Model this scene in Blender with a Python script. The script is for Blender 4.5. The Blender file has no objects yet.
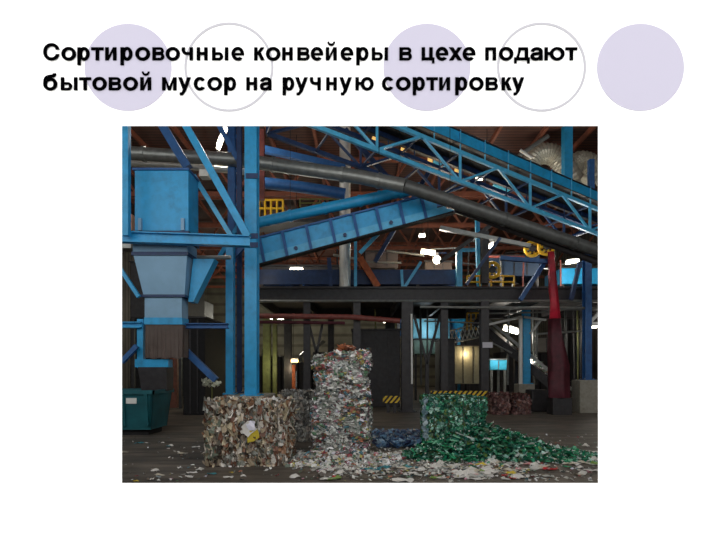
import bpy, math, random
from mathutils import Vector, Matrix, noise
R = random.Random(7)
SC = bpy.context.scene
COL = SC.collection
F = 470.0; CX = 360.0; HY = 372.0; EYE = 1.6
def W(px, py, Y):                       # where a sight line meets the plane at distance Y
    return Vector(((px-CX)/F*Y, Y, EYE+(HY-py)/F*Y))
def S(n, Y): return n/F*Y
def s2l(c):
    return tuple(((v/255)/12.92 if v/255 <= .04045 else ((v/255+.055)/1.055)**2.4) for v in c)

# ------------------------------------------------------------------ materials
MATS = {}
def mat(name, rgb, rough=.5, metal=0.0, var=.12, scale=6.0, bump=0.0, spec=.5, dirt=0.0, dirt_rgb=(50,38,28), emit=0.0, alpha=1.0, trans=0.0):
    if name in MATS: return MATS[name]
    m = bpy.data.materials.new(name); m.use_nodes = True
    nt = m.node_tree; b = nt.nodes['Principled BSDF']
    c = s2l(rgb)
    tc = nt.nodes.new('ShaderNodeTexCoord')
    n = nt.nodes.new('ShaderNodeTexNoise'); n.inputs['Scale'].default_value = scale; n.inputs['Detail'].default_value = 5
    nt.links.new(tc.outputs['Object'], n.inputs['Vector'])
    r = nt.nodes.new('ShaderNodeValToRGB')
    r.color_ramp.elements[0].position = .3; r.color_ramp.elements[1].position = .7
    r.color_ramp.elements[0].color = (*[max(0, v*(1-var)) for v in c], 1)
    r.color_ramp.elements[1].color = (*[min(1, v*(1+var)) for v in c], 1)
    nt.links.new(n.outputs['Fac'], r.inputs['Fac'])
    out = r.outputs['Color']
    if dirt:
        n2 = nt.nodes.new('ShaderNodeTexNoise'); n2.inputs['Scale'].default_value = scale*.45; n2.inputs['Detail'].default_value = 8
        n2.inputs['Roughness'].default_value = .7
        nt.links.new(tc.outputs['Object'], n2.inputs['Vector'])
        r2 = nt.nodes.new('ShaderNodeValToRGB'); r2.color_ramp.elements[0].position = .5; r2.color_ramp.elements[1].position = .72
        r2.color_ramp.elements[1].color = (dirt, dirt, dirt, 1)
        nt.links.new(n2.outputs['Fac'], r2.inputs['Fac'])
        mx = nt.nodes.new('ShaderNodeMixRGB'); mx.inputs['Color2'].default_value = (*s2l(dirt_rgb), 1)
        nt.links.new(r2.outputs['Color'], mx.inputs['Fac']); nt.links.new(out, mx.inputs['Color1']); out = mx.outputs['Color']
    nt.links.new(out, b.inputs['Base Color'])
    b.inputs['Roughness'].default_value = rough; b.inputs['Metallic'].default_value = metal
    b.inputs['Specular IOR Level'].default_value = spec
    if trans: b.inputs['Transmission Weight'].default_value = trans
    if bump:
        bp = nt.nodes.new('ShaderNodeBump'); bp.inputs['Strength'].default_value = bump; bp.inputs['Distance'].default_value = .02
        nt.links.new(n.outputs['Fac'], bp.inputs['Height']); nt.links.new(bp.outputs['Normal'], b.inputs['Normal'])
    if emit:
        b.inputs['Emission Color'].default_value = (*c, 1); b.inputs['Emission Strength'].default_value = emit
    MATS[name] = m; return m
def attr_mat(name, rough=.45, spec=.5, trans=0.0):
    m = bpy.data.materials.new(name); m.use_nodes = True
    nt = m.node_tree; b = nt.nodes['Principled BSDF']
    a = nt.nodes.new('ShaderNodeAttribute'); a.attribute_name = 'Col'
    nt.links.new(a.outputs['Color'], b.inputs['Base Color'])
    b.inputs['Roughness'].default_value = rough; b.inputs['Specular IOR Level'].default_value = spec
    if trans: b.inputs['Transmission Weight'].default_value = trans
    MATS[name] = m; return m
BLUE = mat('blue_paint', (40,158,212), .42, var=.1, dirt=.35, dirt_rgb=(30,60,85))
BLUE2 = mat('light_blue_paint', (78,178,222), .42, var=.1, dirt=.3, dirt_rgb=(40,80,110))
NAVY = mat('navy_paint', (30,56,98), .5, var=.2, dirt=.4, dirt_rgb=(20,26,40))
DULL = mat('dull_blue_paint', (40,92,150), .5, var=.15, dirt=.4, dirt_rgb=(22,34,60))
PALE = mat('pale_blue_steel', (128,168,196), .5, var=.06, scale=3, dirt=.25, dirt_rgb=(90,110,120))
CYAN = mat('cyan_paint', (70,190,225), .45, var=.12)
DARK = mat('dark_steel', (46,44,46), .55, var=.3, dirt=.4)
BLACK = mat('black_rubber', (24,23,24), .8, var=.3)
RUBBER = mat('brown_rubber_sheet', (92,80,74), .75, var=.15, scale=2.5, dirt=.4)
GREY = mat('galvanised_grey', (138,140,136), .38, metal=.55, var=.15, dirt=.3, dirt_rgb=(80,78,72))
DGREY = mat('dusty_grey_pipe', (92,94,92), .45, metal=.3, var=.2, dirt=.4)
SILV = mat('silver_duct', (225,224,216), .3, metal=.3, var=.1)
FOIL = mat('foil_duct', (214,208,190), .35, metal=.45, var=.15, scale=9, dirt=.2)
CONC = mat('concrete_plinth', (150,146,134), .85, var=.14, scale=9, bump=.3, dirt=.4, dirt_rgb=(92,86,74))
YEL = mat('yellow_paint', (225,175,30), .45, var=.12, dirt=.3, dirt_rgb=(120,88,20))
REDT = mat('red_sheet', (176,24,48), .55, var=.25, scale=4)
MAROON = mat('maroon_sheet', (78,24,36), .65, var=.3, scale=4)
TEAL = mat('teal_container_paint', (22,90,98), .5, var=.2, scale=3, dirt=.5, dirt_rgb=(24,50,56))
WHITE = mat('white_enamel', (228,228,222), .5, var=.04)
RUST = mat('red_oxide_pipe', (126,62,54), .55, var=.25, dirt=.3)
ORANGE = mat('orange_brown_timber', (170,88,48), .7, var=.25)
OLIVE = mat('olive_green_paint', (104,106,58), .6, var=.2, dirt=.4)
KHAKI = mat('khaki_panel', (150,146,120), .7, var=.12)
SACK = mat('white_sack', (222,218,208), .7, var=.1)
MINT = mat('pale_green_strip', (170,212,178), .4, var=.08)

def floor_mat():
    m = bpy.data.materials.new('worn_concrete_floor'); m.use_nodes = True
    nt = m.node_tree; b = nt.nodes['Principled BSDF']; L = nt.links.new
    tc = nt.nodes.new('ShaderNodeTexCoord')
    def nz(s, d=6, ro=.6, st=None):
        n = nt.nodes.new('ShaderNodeTexNoise'); n.inputs['Scale'].default_value = s; n.inputs['Detail'].default_value = d; n.inputs['Roughness'].default_value = ro
        if st:
            mp = nt.nodes.new('ShaderNodeMapping'); mp.inputs['Scale'].default_value = st; L(tc.outputs['Object'], mp.inputs['Vector']); L(mp.outputs['Vector'], n.inputs['Vector'])
        else: L(tc.outputs['Object'], n.inputs['Vector'])
        return n
    a = nz(.9, 8); r = nt.nodes.new('ShaderNodeValToRGB')
    r.color_ramp.elements[0].position = .35; r.color_ramp.elements[0].color = (*s2l((88,82,74)), 1)
    r.color_ramp.elements[1].position = .68; r.color_ramp.elements[1].color = (*s2l((124,112,98)), 1)
    L(a.outputs['Fac'], r.inputs['Fac'])
    st = nz(2.2, 6, .65, (.35, 1.6, 1)); r2 = nt.nodes.new('ShaderNodeValToRGB')
    r2.color_ramp.elements[0].position = .42; r2.color_ramp.elements[1].position = .66
    r2.color_ramp.elements[1].color = (.75,.75,.75,1); L(st.outputs['Fac'], r2.inputs['Fac'])
    mx = nt.nodes.new('ShaderNodeMixRGB'); mx.inputs['Color2'].default_value = (*s2l((62,58,52)), 1)
    L(r2.outputs['Color'], mx.inputs['Fac']); L(r.outputs['Color'], mx.inputs['Color1'])
    g = nz(30, 4); r3 = nt.nodes.new('ShaderNodeValToRGB'); r3.color_ramp.elements[0].position = .64; r3.color_ramp.elements[1].position = .7
    r3.color_ramp.elements[1].color = (.45,.45,.45,1); L(g.outputs['Fac'], r3.inputs['Fac'])
    m2 = nt.nodes.new('ShaderNodeMixRGB'); m2.inputs['Color2'].default_value = (*s2l((150,142,128)), 1)
    L(r3.outputs['Color'], m2.inputs['Fac']); L(mx.outputs['Color'], m2.inputs['Color1'])
    L(m2.outputs['Color'], b.inputs['Base Color'])
    rr = nt.nodes.new('ShaderNodeMapRange'); rr.inputs['To Min'].default_value = .45; rr.inputs['To Max'].default_value = .8
    L(st.outputs['Fac'], rr.inputs['Value']); L(rr.outputs['Result'], b.inputs['Roughness'])
    bp = nt.nodes.new('ShaderNodeBump'); bp.inputs['Strength'].default_value = .35; bp.inputs['Distance'].default_value = .03
    L(st.outputs['Fac'], bp.inputs['Height']); L(bp.outputs['Normal'], b.inputs['Normal'])
    return m
def plank_mat(name, rgb, rgb2, width, axis='X'):
    m = bpy.data.materials.new(name); m.use_nodes = True
    nt = m.node_tree; b = nt.nodes['Principled BSDF']; L = nt.links.new
    tc = nt.nodes.new('ShaderNodeTexCoord')
    w = nt.nodes.new('ShaderNodeTexWave'); w.bands_direction = axis; w.inputs['Scale'].default_value = .314/width; w.inputs['Distortion'].default_value = .3
    L(tc.outputs['Object'], w.inputs['Vector'])
    r = nt.nodes.new('ShaderNodeValToRGB'); r.color_ramp.elements[0].color = (*s2l(rgb2), 1); r.color_ramp.elements[1].color = (*s2l(rgb), 1)
    r.color_ramp.elements[0].position = .05; r.color_ramp.elements[1].position = .3
    L(w.outputs['Fac'], r.inputs['Fac'])
    n = nt.nodes.new('ShaderNodeTexNoise'); n.inputs['Scale'].default_value = .7; n.inputs['Detail'].default_value = 6; L(tc.outputs['Object'], n.inputs['Vector'])
    mr = nt.nodes.new('ShaderNodeMapRange'); mr.inputs['From Min'].default_value=.3; mr.inputs['From Max'].default_value=.7; mr.inputs['To Min'].default_value=.55; mr.inputs['To Max'].default_value=1.2
    L(n.outputs['Fac'], mr.inputs['Value'])
    mx = nt.nodes.new('ShaderNodeMixRGB'); mx.blend_type = 'MULTIPLY'; mx.inputs['Fac'].default_value = 1
    L(r.outputs['Color'], mx.inputs['Color1']); L(mr.outputs['Result'], mx.inputs['Color2'])
    L(mx.outputs['Color'], b.inputs['Base Color']); b.inputs['Roughness'].default_value = .75
    return m
def hazard_mat():
    m = bpy.data.materials.new('hazard_stripes'); m.use_nodes = True
    nt = m.node_tree; b = nt.nodes['Principled BSDF']; L = nt.links.new
    tc = nt.nodes.new('ShaderNodeTexCoord'); mp = nt.nodes.new('ShaderNodeMapping'); mp.inputs['Rotation'].default_value = (0, math.radians(-40), 0)
    w = nt.nodes.new('ShaderNodeTexWave'); w.bands_direction = 'X'; w.inputs['Scale'].default_value = 2.1; w.inputs['Distortion'].default_value = 0
    L(tc.outputs['Object'], mp.inputs['Vector']); L(mp.outputs['Vector'], w.inputs['Vector'])
    r = nt.nodes.new('ShaderNodeValToRGB'); r.color_ramp.interpolation = 'CONSTANT'
    r.color_ramp.elements[0].color = (*s2l((28,24,20)), 1); r.color_ramp.elements[1].position = .5; r.color_ramp.elements[1].color = (*s2l((224,186,40)), 1)
    L(w.outputs['Fac'], r.inputs['Fac']); L(r.outputs['Color'], b.inputs['Base Color']); b.inputs['Roughness'].default_value = .5
    return m
HAZ = hazard_mat()

# ------------------------------------------------------------------ mesh builder
class MB:
    def __init__(s): s.v=[]; s.f=[]; s.c=[]; s.mi=[]
    def add(s, vs, fs, col=None, mi=0):
        b=len(s.v); s.v.extend([tuple(p) for p in vs])
        for f in fs: s.f.append(tuple(b+i for i in f)); s.c.append(col); s.mi.append(mi)
    def box(s, lo, hi, mi=0):
        x0,y0,z0=lo; x1,y1,z1=hi
        s.add([(x0,y0,z0),(x1,y0,z0),(x1,y1,z0),(x0,y1,z0),(x0,y0,z1),(x1,y0,z1),(x1,y1,z1),(x0,y1,z1)],
              [(0,3,2,1),(4,5,6,7),(0,1,5,4),(1,2,6,5),(2,3,7,6),(3,0,4,7)], mi=mi)
    def basis(s, p, q, up):
        d=(q-p).normalized(); u=Vector(up)
        if abs(d.dot(u))>.98: u=Vector((0,1,0))
        a=d.cross(u).normalized(); b=a.cross(d).normalized(); return d,a,b
    def bar(s, p, q, w, h, up=(0,0,1)):
        p=Vector(p); q=Vector(q); d,a,b=s.basis(p,q,up); a*=w/2; b*=h/2
        vs=[e+sa*a+sb*b for e in (p,q) for sa,sb in ((-1,-1),(1,-1),(1,1),(-1,1))]
        s.add(vs,[(0,1,2,3),(7,6,5,4),(0,4,5,1),(1,5,6,2),(2,6,7,3),(3,7,4,0)])
    def ibeam(s, p, q, w, h, t=.025, up=(0,0,1)):      # flanges perpendicular to up
        p=Vector(p); q=Vector(q); d,a,b=s.basis(p,q,up)
        s.bar(p+b*(h/2-t/2), q+b*(h/2-t/2), w, t, up); s.bar(p-b*(h/2-t/2), q-b*(h/2-t/2), w, t, up); s.bar(p,q,t,h-2*t,up)
    def tube(s, pts, r, n=12, cap=True):
        pts=[Vector(p) for p in pts]; rr=r if isinstance(r,(list,tuple)) else [r]*len(pts)
        base=len(s.v); vs=[]; prev=None
        for i,p in enumerate(pts):
            d=(pts[min(i+1,len(pts)-1)]-pts[max(i-1,0)]).normalized()
            if prev is None:
                u=Vector((0,0,1)) if abs(d.z)<.9 else Vector((0,1,0)); a=d.cross(u).normalized()
            else: a=(prev-d*prev.dot(d)).normalized()
            prev=a; b=d.cross(a)
            vs+= [p+(a*math.cos(2*math.pi*k/n)+b*math.sin(2*math.pi*k/n))*rr[i] for k in range(n)]
        fs=[]
        for i in range(len(pts)-1):
            for k in range(n): fs.append((i*n+k,i*n+(k+1)%n,(i+1)*n+(k+1)%n,(i+1)*n+k))
        if cap: fs+= [tuple(range(n-1,-1,-1)), tuple((len(pts)-1)*n+k for k in range(n))]
        s.add(vs,fs)
    def prism(s, pts, d):                               # polygon extruded by vector d
        pts=[Vector(p) for p in pts]; d=Vector(d); n=len(pts)
        s.add(pts+[p+d for p in pts],[tuple(range(n)),tuple(range(2*n-1,n-1,-1))]+[(i,i+n,(i+1)%n+n,(i+1)%n) for i in range(n)])
    def frustum(s, lo, hi):                             # two rectangles (x0,x1,y0,y1,z)
        vs=[]
        for x0,x1,y0,y1,z in (lo,hi): vs+=[(x0,y0,z),(x1,y0,z),(x1,y1,z),(x0,y1,z)]
        s.add(vs,[(0,3,2,1),(4,5,6,7),(0,1,5,4),(1,2,6,5),(2,3,7,6),(3,0,4,7)])
    def mesh(s, name, smooth=False):
        me=bpy.data.meshes.new(name); me.from_pydata(s.v,[],s.f); me.update()
        if any(c is not None for c in s.c):
            ca=me.color_attributes.new('Col','FLOAT_COLOR','CORNER'); buf=[]
            for f,c in zip(s.f,s.c):
                c=c or (.2,.2,.2); buf += [c[0],c[1],c[2],1.0]*len(f)
            ca.data.foreach_set('color',buf)
        if any(s.mi): me.polygons.foreach_set('material_index', s.mi)
        if smooth: me.polygons.foreach_set('use_smooth',[True]*len(me.polygons))
        return me
    def build(s, name, m, parent=None, smooth=False, bevel=0.0):
        me=s.mesh(name, smooth)
        for x in (m if isinstance(m,(list,tuple)) else [m]): me.materials.append(x)
        o=bpy.data.objects.new(name,me); COL.objects.link(o)
        if parent is not None:
            o.parent=parent; o.matrix_parent_inverse=Matrix.Translation(parent.location).inverted() if parent.rotation_euler.z==0 else (Matrix.Translation(parent.location)@parent.rotation_euler.to_matrix().to_4x4()).inverted()
        if bevel:
            b=o.modifiers.new('bevel','BEVEL'); b.width=bevel; b.segments=2; b.limit_method='ANGLE'
        return o
def tag(o, label=None, cat=None, group=None, kind=None):
    if label: o['label']=label
    if cat: o['category']=cat
    if group: o['group']=group
    if kind: o['kind']=kind
    elif cat: o['kind']='thing'
    return o
def thing(name, label, cat, loc=(0,0,0), group=None):
    o=bpy.data.objects.new(name,None); COL.objects.link(o); o.location=loc; o.empty_display_size=.2
    return tag(o,label,cat,group)
def one(mb, name, m, label, cat, group=None, **k): return tag(mb.build(name,m,None,**k),label,cat,group)
def struct(mb, name, m, **k): return tag(mb.build(name,m,None,**k),kind='structure')

# ------------------------------------------------------------------ the setting
WY=3.0; TH=.22; HW=17.0; BACK=50.0; ROOF=12.2
x0,x1=(122-CX)/F*WY,(598-CX)/F*WY; z1=EYE+(HY-126)/F*WY; z0=EYE+(HY-483)/F*WY
def build_slide_wall():  # white slide margin built as a wall, its inset as an opening
    mb=MB(); cx=(x0+x1)/2; cz=(z0+z1)/2; k=1.22
    o=[(x0,z0),(x1,z0),(x1,z1),(x0,z1)]
    i=[(cx+(x-cx)*k, cz+(z-cz)*k) for x,z in o]
    HI=4.5
    O=[(-HW,-.1),(HW,-.1),(HW,HI),(-HW,HI)]
    v=[(x,WY,z) for x,z in O]+[(x,WY,z) for x,z in o]+[(x,WY+TH,z) for x,z in O]+[(x,WY+TH,z) for x,z in i]
    fs=[]
    for a in range(4):
        b=(a+1)%4
        fs.append((a,b,4+b,4+a)); fs.append((8+b,8+a,12+a,12+b)); fs.append((4+a,4+b,12+b,12+a)); fs.append((b,a,8+a,8+b))
    mb.add(v,fs)
    mb.box((-HW,WY,10.6),(HW,WY+TH,ROOF+.3))
    for n in range(9):                                  # piers of an added, unseen window band that lets skylight into the hall
        x=-HW+n*(2*HW/8); mb.box((max(-HW,x-.25),WY,HI),(min(HW,x+.25),WY+TH,10.6))
    return struct(mb,'slide_margin_wall',mat('slide_white',(243,243,243),.9,var=.0,spec=.1))
build_slide_wall()
mb=MB()
for n in range(8):
    xa=-HW+n*(2*HW/8)+.25; xb=xa+2*HW/8-.5
    for zz in (6.5,8.55): mb.box((xa,WY+.08,zz),(xb,WY+.14,zz+.06))
    mb.box(((xa+xb)/2-.03,WY+.08,4.5),((xa+xb)/2+.03,WY+.14,10.6))
struct(mb,'window_1',DARK)  # bars of the added high openings, out of view, that daylight the hall
CLAD=plank_mat('ribbed_wall_cladding',(112,108,92),(84,80,68),1.1,'Z')
CLADY=plank_mat('ribbed_side_cladding',(96,90,80),(58,54,48),.5,'Y')
mb=MB(); mb.box((-HW-.2,WY,-.1),(-HW,BACK+.2,ROOF+.3)); struct(mb,'wall_left',CLADY)
mb=MB(); mb.box((HW,WY,-.1),(HW+.2,BACK+.2,ROOF+.3)); struct(mb,'wall_right',CLADY)
mb=MB(); mb.box((-HW,BACK,-.1),(HW,BACK+.2,ROOF+.3)); struct(mb,'wall_back',CLAD)
mb=MB(); mb.box((-HW,WY+TH,-.1),(HW,BACK,0)); struct(mb,'floor',floor_mat())
mb=MB(); mb.box((-HW-6,-20,-.12),(HW+6,WY,0)); struct(mb,'ground',mat('pale_paving',(190,188,182),.9,var=.06,scale=2))
ROOFM=plank_mat('dark_red_roof_boards',(98,62,50),(52,36,32),.25,'Y')
mb=MB(); mb.box((-HW-.2,WY,ROOF),(HW+.2,BACK+.2,ROOF+.2)); struct(mb,'ceiling',ROOFM)
TIMB=mat('red_brown_roof_timber',(140,80,58),.7,var=.25,scale=2)
for n,Y in enumerate(range(23,50,5)):                   # timber roof frames
    mb=MB(); zt=ROOF-.12; zb=ROOF-1.9
    mb.bar((-HW,Y,zb),(HW,Y,zb),.16,.22); mb.bar((-HW,Y,zt-.1),(HW,Y,zt-.1),.16,.2)
    k=14
    for i in range(k):
        xa=-HW+2*HW*i/k; xb=-HW+2*HW*(i+.5)/k; xc=-HW+2*HW*(i+1)/k
        mb.bar((xa,Y,zt),(xb,Y,zb),.1,.14,(0,1,0)); mb.bar((xb,Y,zb),(xc,Y,zt),.1,.14,(0,1,0))
    struct(mb,'roof_beam_%d'%(n+1),TIMB)
mb=MB()
for i in range(17):
    x=-HW+1+2*i; mb.box((x-.06,16,ROOF-.2),(x+.06,BACK,ROOF))
struct(mb,'trim_1',TIMB)
# small windows of daylight in the back wall
for n,(px,py,w,h) in enumerate([(276,383,5,17),(297,382,6,22),(573,262,18,18)]):
    p=W(px,py,BACK-.06); mb=MB(); mb.box((p.x-S(w,BACK)/2,BACK-.05,max(0,p.z-S(h,BACK)/2)),(p.x+S(w,BACK)/2,BACK-.01,p.z+S(h,BACK)/2))
    struct(mb,'window_%d'%(n+2),mat('daylit_glass',(235,240,235),.4,var=.02,emit=1.0))

# ------------------------------------------------------------------ slide title and slide discs, set on the margin wall
L1=[('С',43.9,60),('о',62,76.6),('р',77.9,90.2),('т',91.7,104.2),('и',105.7,117),('р',120.9,133),('о',135.7,150.6),('в',152.8,164.8),('о',166,180.4),
 ('ч',182,193.4),('н',197,208),('ы',212.3,228.6),('е',231.7,244.4),('к',254.3,265),('о',266,280.7),('н',282.3,292.9),('в',297.4,309.8),('е',310.8,323.3),
 ('й',325.8,336.9),('е',340.6,353.4),('р',356.2,368.6),('ы',371.7,388),('в',399.3,411.8),('ц',421.5,434.3),('е',435.5,448.2),('х',448.8,461.8),('е',462.4,475.3),
 ('п',485,495.9),('о',498.6,513.2),('д',513.8,529.5),('а',530.1,542.4),('ю',544.1,564.2),('т',565,577)]
L2=[('б',43.9,57.9),('ы',61.4,78),('т',79.7,91.7),('о',92.9,107.3),('в',109.2,121.7),('о',123.6,138.4),('й',140.7,151.6),('м',162.5,177),('у',178.6,191.3),
 ('с',194,206.4),('о',207.6,222.4),('р',224.3,236.4),('н',246.5,257.4),('а',260,271.8),('р',282.7,294.5),('у',295.2,308),('ч',309.9,321),('н',326.2,336.9),('у',339.4,351.9),
 ('ю',355.4,373.7),('с',381.8,394.3),('о',395.8,410.6),('р',412.6,424.8),('т',426.2,437.8),('и',439,449.9),('р',455,467.2),('о',469,483.4),('в',485.4,497.8),('к',501.3,511.6),('у',511.8,524)]
INK=mat('black_letter',(2,2,3),.95,var=0,spec=0)
XH=12.9
def strokes(ch,a,b):                                    # straight-sided letters drawn as polygons, y up from the baseline, in picture units
    S_,H=3.5,2.8; P=[]; w=b-a; h=XH
    def rc(x0_,x1_,y0_,y1_): P.append([(x0_,y0_),(x1_,y0_),(x1_,y1_),(x0_,y1_)])
    def dg(xa,ya,xb,yb,t): P.append([(xa,ya),(xa+t,ya),(xb+t,yb),(xb,yb)])
    def strip(o,i):
        for k in range(len(o)-1): P.append([o[k],o[k+1],i[k+1],i[k]])
    def arc(cx,cy,rx,ry,t0,t1,n=14): return [(cx+rx*math.cos(t0+(t1-t0)*k/n),cy+ry*math.sin(t0+(t1-t0)*k/n)) for k in range(n+1)]
    def bowl(x0_,x1_,y1_):
        ry=y1_/2; rx=min(ry,(x1_-x0_)*.6); strip([(x0_,y1_)]+arc(x1_-rx,ry,rx,ry,math.pi/2,-math.pi/2)+[(x0_,0)],[(x0_,y1_-H*.85)]+arc(x1_-rx,ry,rx-S_*.9,ry-H*.85,math.pi/2,-math.pi/2)+[(x0_,H*.85)])
    if ch=='т': rc(a,b,h-H,h); rc((a+b-S_)/2,(a+b+S_)/2,0,h-H)
    elif ch=='н': rc(a,a+S_,0,h); rc(b-S_,b,0,h); rc(a+S_,b-S_,h*.42,h*.42+H)
    elif ch=='п': rc(a,a+S_,0,h); rc(b-S_,b,0,h); rc(a+S_,b-S_,h-H,h)
    elif ch=='ц': rc(a,a+S_,0,h); rc(b-1.7-S_,b-1.7,0,h); rc(a+S_,b-1.7-S_,0,H); rc(b-2.5,b,-3,H)
    elif ch in 'ий':
        rc(a,a+S_,0,h); rc(b-S_,b,0,h); P.append([(a+S_,0),(a+S_,4.2),(b-S_,h),(b-S_,h-4.2)])
        if ch=='й':
            c=(a+b)/2; strip(arc(c,18.6,3.9,4.2,math.pi,2*math.pi),arc(c,18.6,2.1,2.0,math.pi,2*math.pi))
    elif ch=='м': rc(a,a+S_,0,h); rc(b-S_,b,0,h); c=(a+b)/2; P.append([(a+S_,h),(a+S_,h-4.6),(c-1.5,0),(c+.1,0),(c+.1,3.5)]); P.append([(b-S_,h),(b-S_,h-4.6),(c+1.5,0),(c-.1,0),(c-.1,3.5)])
    elif ch=='к': rc(a,a+S_,0,h); P.append([(a+S_,5.4),(a+S_+1.2,5.4),(b-.4,h),(b-4.1,h),(a+S_,8.0)]); P.append([(a+S_+.4,6.2),(a+S_+3,8.2),(b,0),(b-4,0)])
    elif ch=='х': dg(a,0,b-4.2,h,4.2); dg(b-4.2,0,a,h,4.2)
    elif ch=='ч':
        rc(b-S_,b,0,h); cy=h*.42+5; strip([(a,h)]+arc(a+5,cy,5,5,math.pi,1.5*math.pi)+[(b-S_,cy-5)],[(a+S_,h)]+arc(a+5,cy,5-S_,5-H,math.pi,1.5*math.pi)+[(b-S_,cy-5+H)])
    elif ch=='ы': rc(a,a+S_,0,h); rc(b-S_,b,0,h); bowl(a+S_,a+w*.68,h*.62)
    elif ch=='у': dg((a+b)/2-2.5,-1.2,b-3.7,h,3.7); P.append([(a,h),(a+3.8,h),((a+b)/2+1.3,1.8),((a+b)/2-1.9,.6)]); P.append([(a+1.4,-5),(a+4.4,-5),((a+b)/2+1.2,-1.2),((a+b)/2-2.5,-1.2),(a+3.2,-2.3),(a+1.4,-2.2)])
    elif ch=='д': rc(a,a+2.7,-3.1,H); rc(b-2.7,b,-3.1,H); rc(a,b,0,H); rc(b-1.6-S_,b-1.6,0,h); rc(a+4.2,b-1.6,h-H,h); P.append([(a+1.9,H),(a+4.9,H),(a+7.0,h-H),(a+7.2,h),(a+4.2,h),(a+3.7,7)])
    elif ch=='ю':
        rc(a,a+S_,0,h); c=b-(w-S_-1.8)/2; rx=b-c; rc(a+S_,c-rx+1,h*.42,h*.42+H); strip(arc(c,h/2,rx,h/2+.3,0,2*math.pi,36),arc(c,h/2,rx-S_-.1,h/2-H+.3,0,2*math.pi,36))
    elif ch in 'ос': 
        c=(a+b)/2; rx=w/2; t0,t1=(0,2*math.pi) if ch=='о' else (.62,2*math.pi-.62)
        strip(arc(c,h/2,rx,h/2+.4,t0,t1,40),arc(c,h/2,rx-S_-.2,h/2-H+.2,t0 if ch=='о' else .75,t1 if ch=='о' else 2*math.pi-.75,40))
    elif ch=='е':
        c=(a+b)/2; rx=w/2; strip(arc(c,h/2,rx,h/2+.4,-.12,2*math.pi-.72,40),arc(c,h/2,rx-S_-.1,h/2-H+.2,0,2*math.pi-.95,40)); rc(a+S_-.6,b-.05,h*.39,h*.39+2.2)
    elif ch=='р':
        rc(a,a+S_,-4.9,h); rx=(w-1.2)/2; c=b-rx; strip(arc(c,h/2,rx,h/2+.4,0,2*math.pi,40),arc(c,h/2,rx-S_-.1,h/2-H+.2,0,2*math.pi,40))
    elif ch=='в':
        rc(a,a+S_,0,h); ym=h*.55; strip([(a+S_,h)]+arc(b-4.2,h-3.4,3.6,3.4,math.pi/2,-math.pi/2)+[(a+S_,h-6.8)],[(a+S_,h-2.3)]+arc(b-4.4,h-3.4,.9,1.1,math.pi/2,-math.pi/2)+[(a+S_,h-4.5)])
        strip([(a+S_,7.6)]+arc(b-3.9,3.8,3.9,3.8,math.pi/2,-math.pi/2)+[(a+S_,0)],[(a+S_,5.2)]+arc(b-4.3,3.8,1.1,1.4,math.pi/2,-math.pi/2)+[(a+S_,2.4)])
    else: return None
    return P
def lettering(line, base, label):
    y_out=WY-.008; y_in=WY-.004; t=thing('title_lettering',label,'lettering',W(line[0][1],base,WY),'black slide title lettering')
    for ch,a,b in line:
        P=strokes(ch,a,b)
        if P:
            mb=MB()
            for k,pl in enumerate(P):
                q=[W(x,base-y,WY) for x,y in pl]; ar=sum(pl[i][0]*pl[(i+1)%len(pl)][1]-pl[(i+1)%len(pl)][0]*pl[i][1] for i in range(len(pl)))
                if ar<0: q.reverse()
                mb.prism([(p.x,y_out-.00002*(k%3),p.z) for p in q],(0,.004,0))
            mb.build('letter',INK,t); continue
        cu=bpy.data.curves.new('glyph','FONT'); cu.body=ch; cu.size=1; cu.offset=.03; cu.resolution_u=3
        o=bpy.data.objects.new('glyph',cu); COL.objects.link(o); bpy.context.view_layer.update()
        me=bpy.data.meshes.new_from_object(o.evaluated_get(bpy.context.evaluated_depsgraph_get()))
        vs=[v.co.copy() for v in me.vertices]; fs=[tuple(p.vertices) for p in me.polygons]
        xa=min(v.x for v in vs); xb=max(v.x for v in vs)
        sz=13.3/.622                                    # lower-case height in pixels
        def tr(v,y):
            X=a+(v.x-xa)/(xb-xa)*(b-a); Z=base-(v.y+.03)*sz
            p=W(X,Z,WY); return (p.x,y,p.z)
        n=len(vs); ed={}
        for f in fs:
            for i in range(len(f)):
                e=(f[i],f[(i+1)%len(f)]); k=tuple(sorted(e)); ed.setdefault(k,[]).append(e)
        side=[(e[0][1],e[0][0],e[0][0]+n,e[0][1]+n) for e in ed.values() if len(e)==1]
        mb=MB(); mb.add([tr(v,y_out) for v in vs]+[tr(v,y_in) for v in vs], fs+[tuple(i+n for i in reversed(f)) for f in fs]+side); mb.build('letter',INK,t)
        bpy.data.objects.remove(o); bpy.data.curves.remove(cu); bpy.data.meshes.remove(me)
    return t
lettering(L1,60.9,'upper line of bold black Cyrillic slide title letters on the margin wall, starting with a capital')
lettering(L2,90.8,'lower line of bold black Cyrillic slide title letters on the margin wall, the shorter line')
LAV=mat('lavender_disc',(172,168.6,184),.9,var=0,spec=.05)
RING=mat('pale_grey_ring',(168,167,173),.9,var=0,spec=.05)
for cx,lab in ((128.2,'solid lavender disc behind the start of the two black text lines'),(426.9,'solid lavender disc behind text between the two thin rings'),(640.4,'solid lavender disc standing clear of the text at its end')):
    mb=MB(); c=W(cx,67.5,WY); r=S(43.5,WY)
    mb.prism([(c.x+r*math.cos(2*math.pi*k/96),WY-.003,c.z+r*math.sin(2*math.pi*k/96)) for k in range(96)],(0,.003,0))
    one(mb,'slide_disc',LAV,lab,'disc','slide discs and rings')
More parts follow.
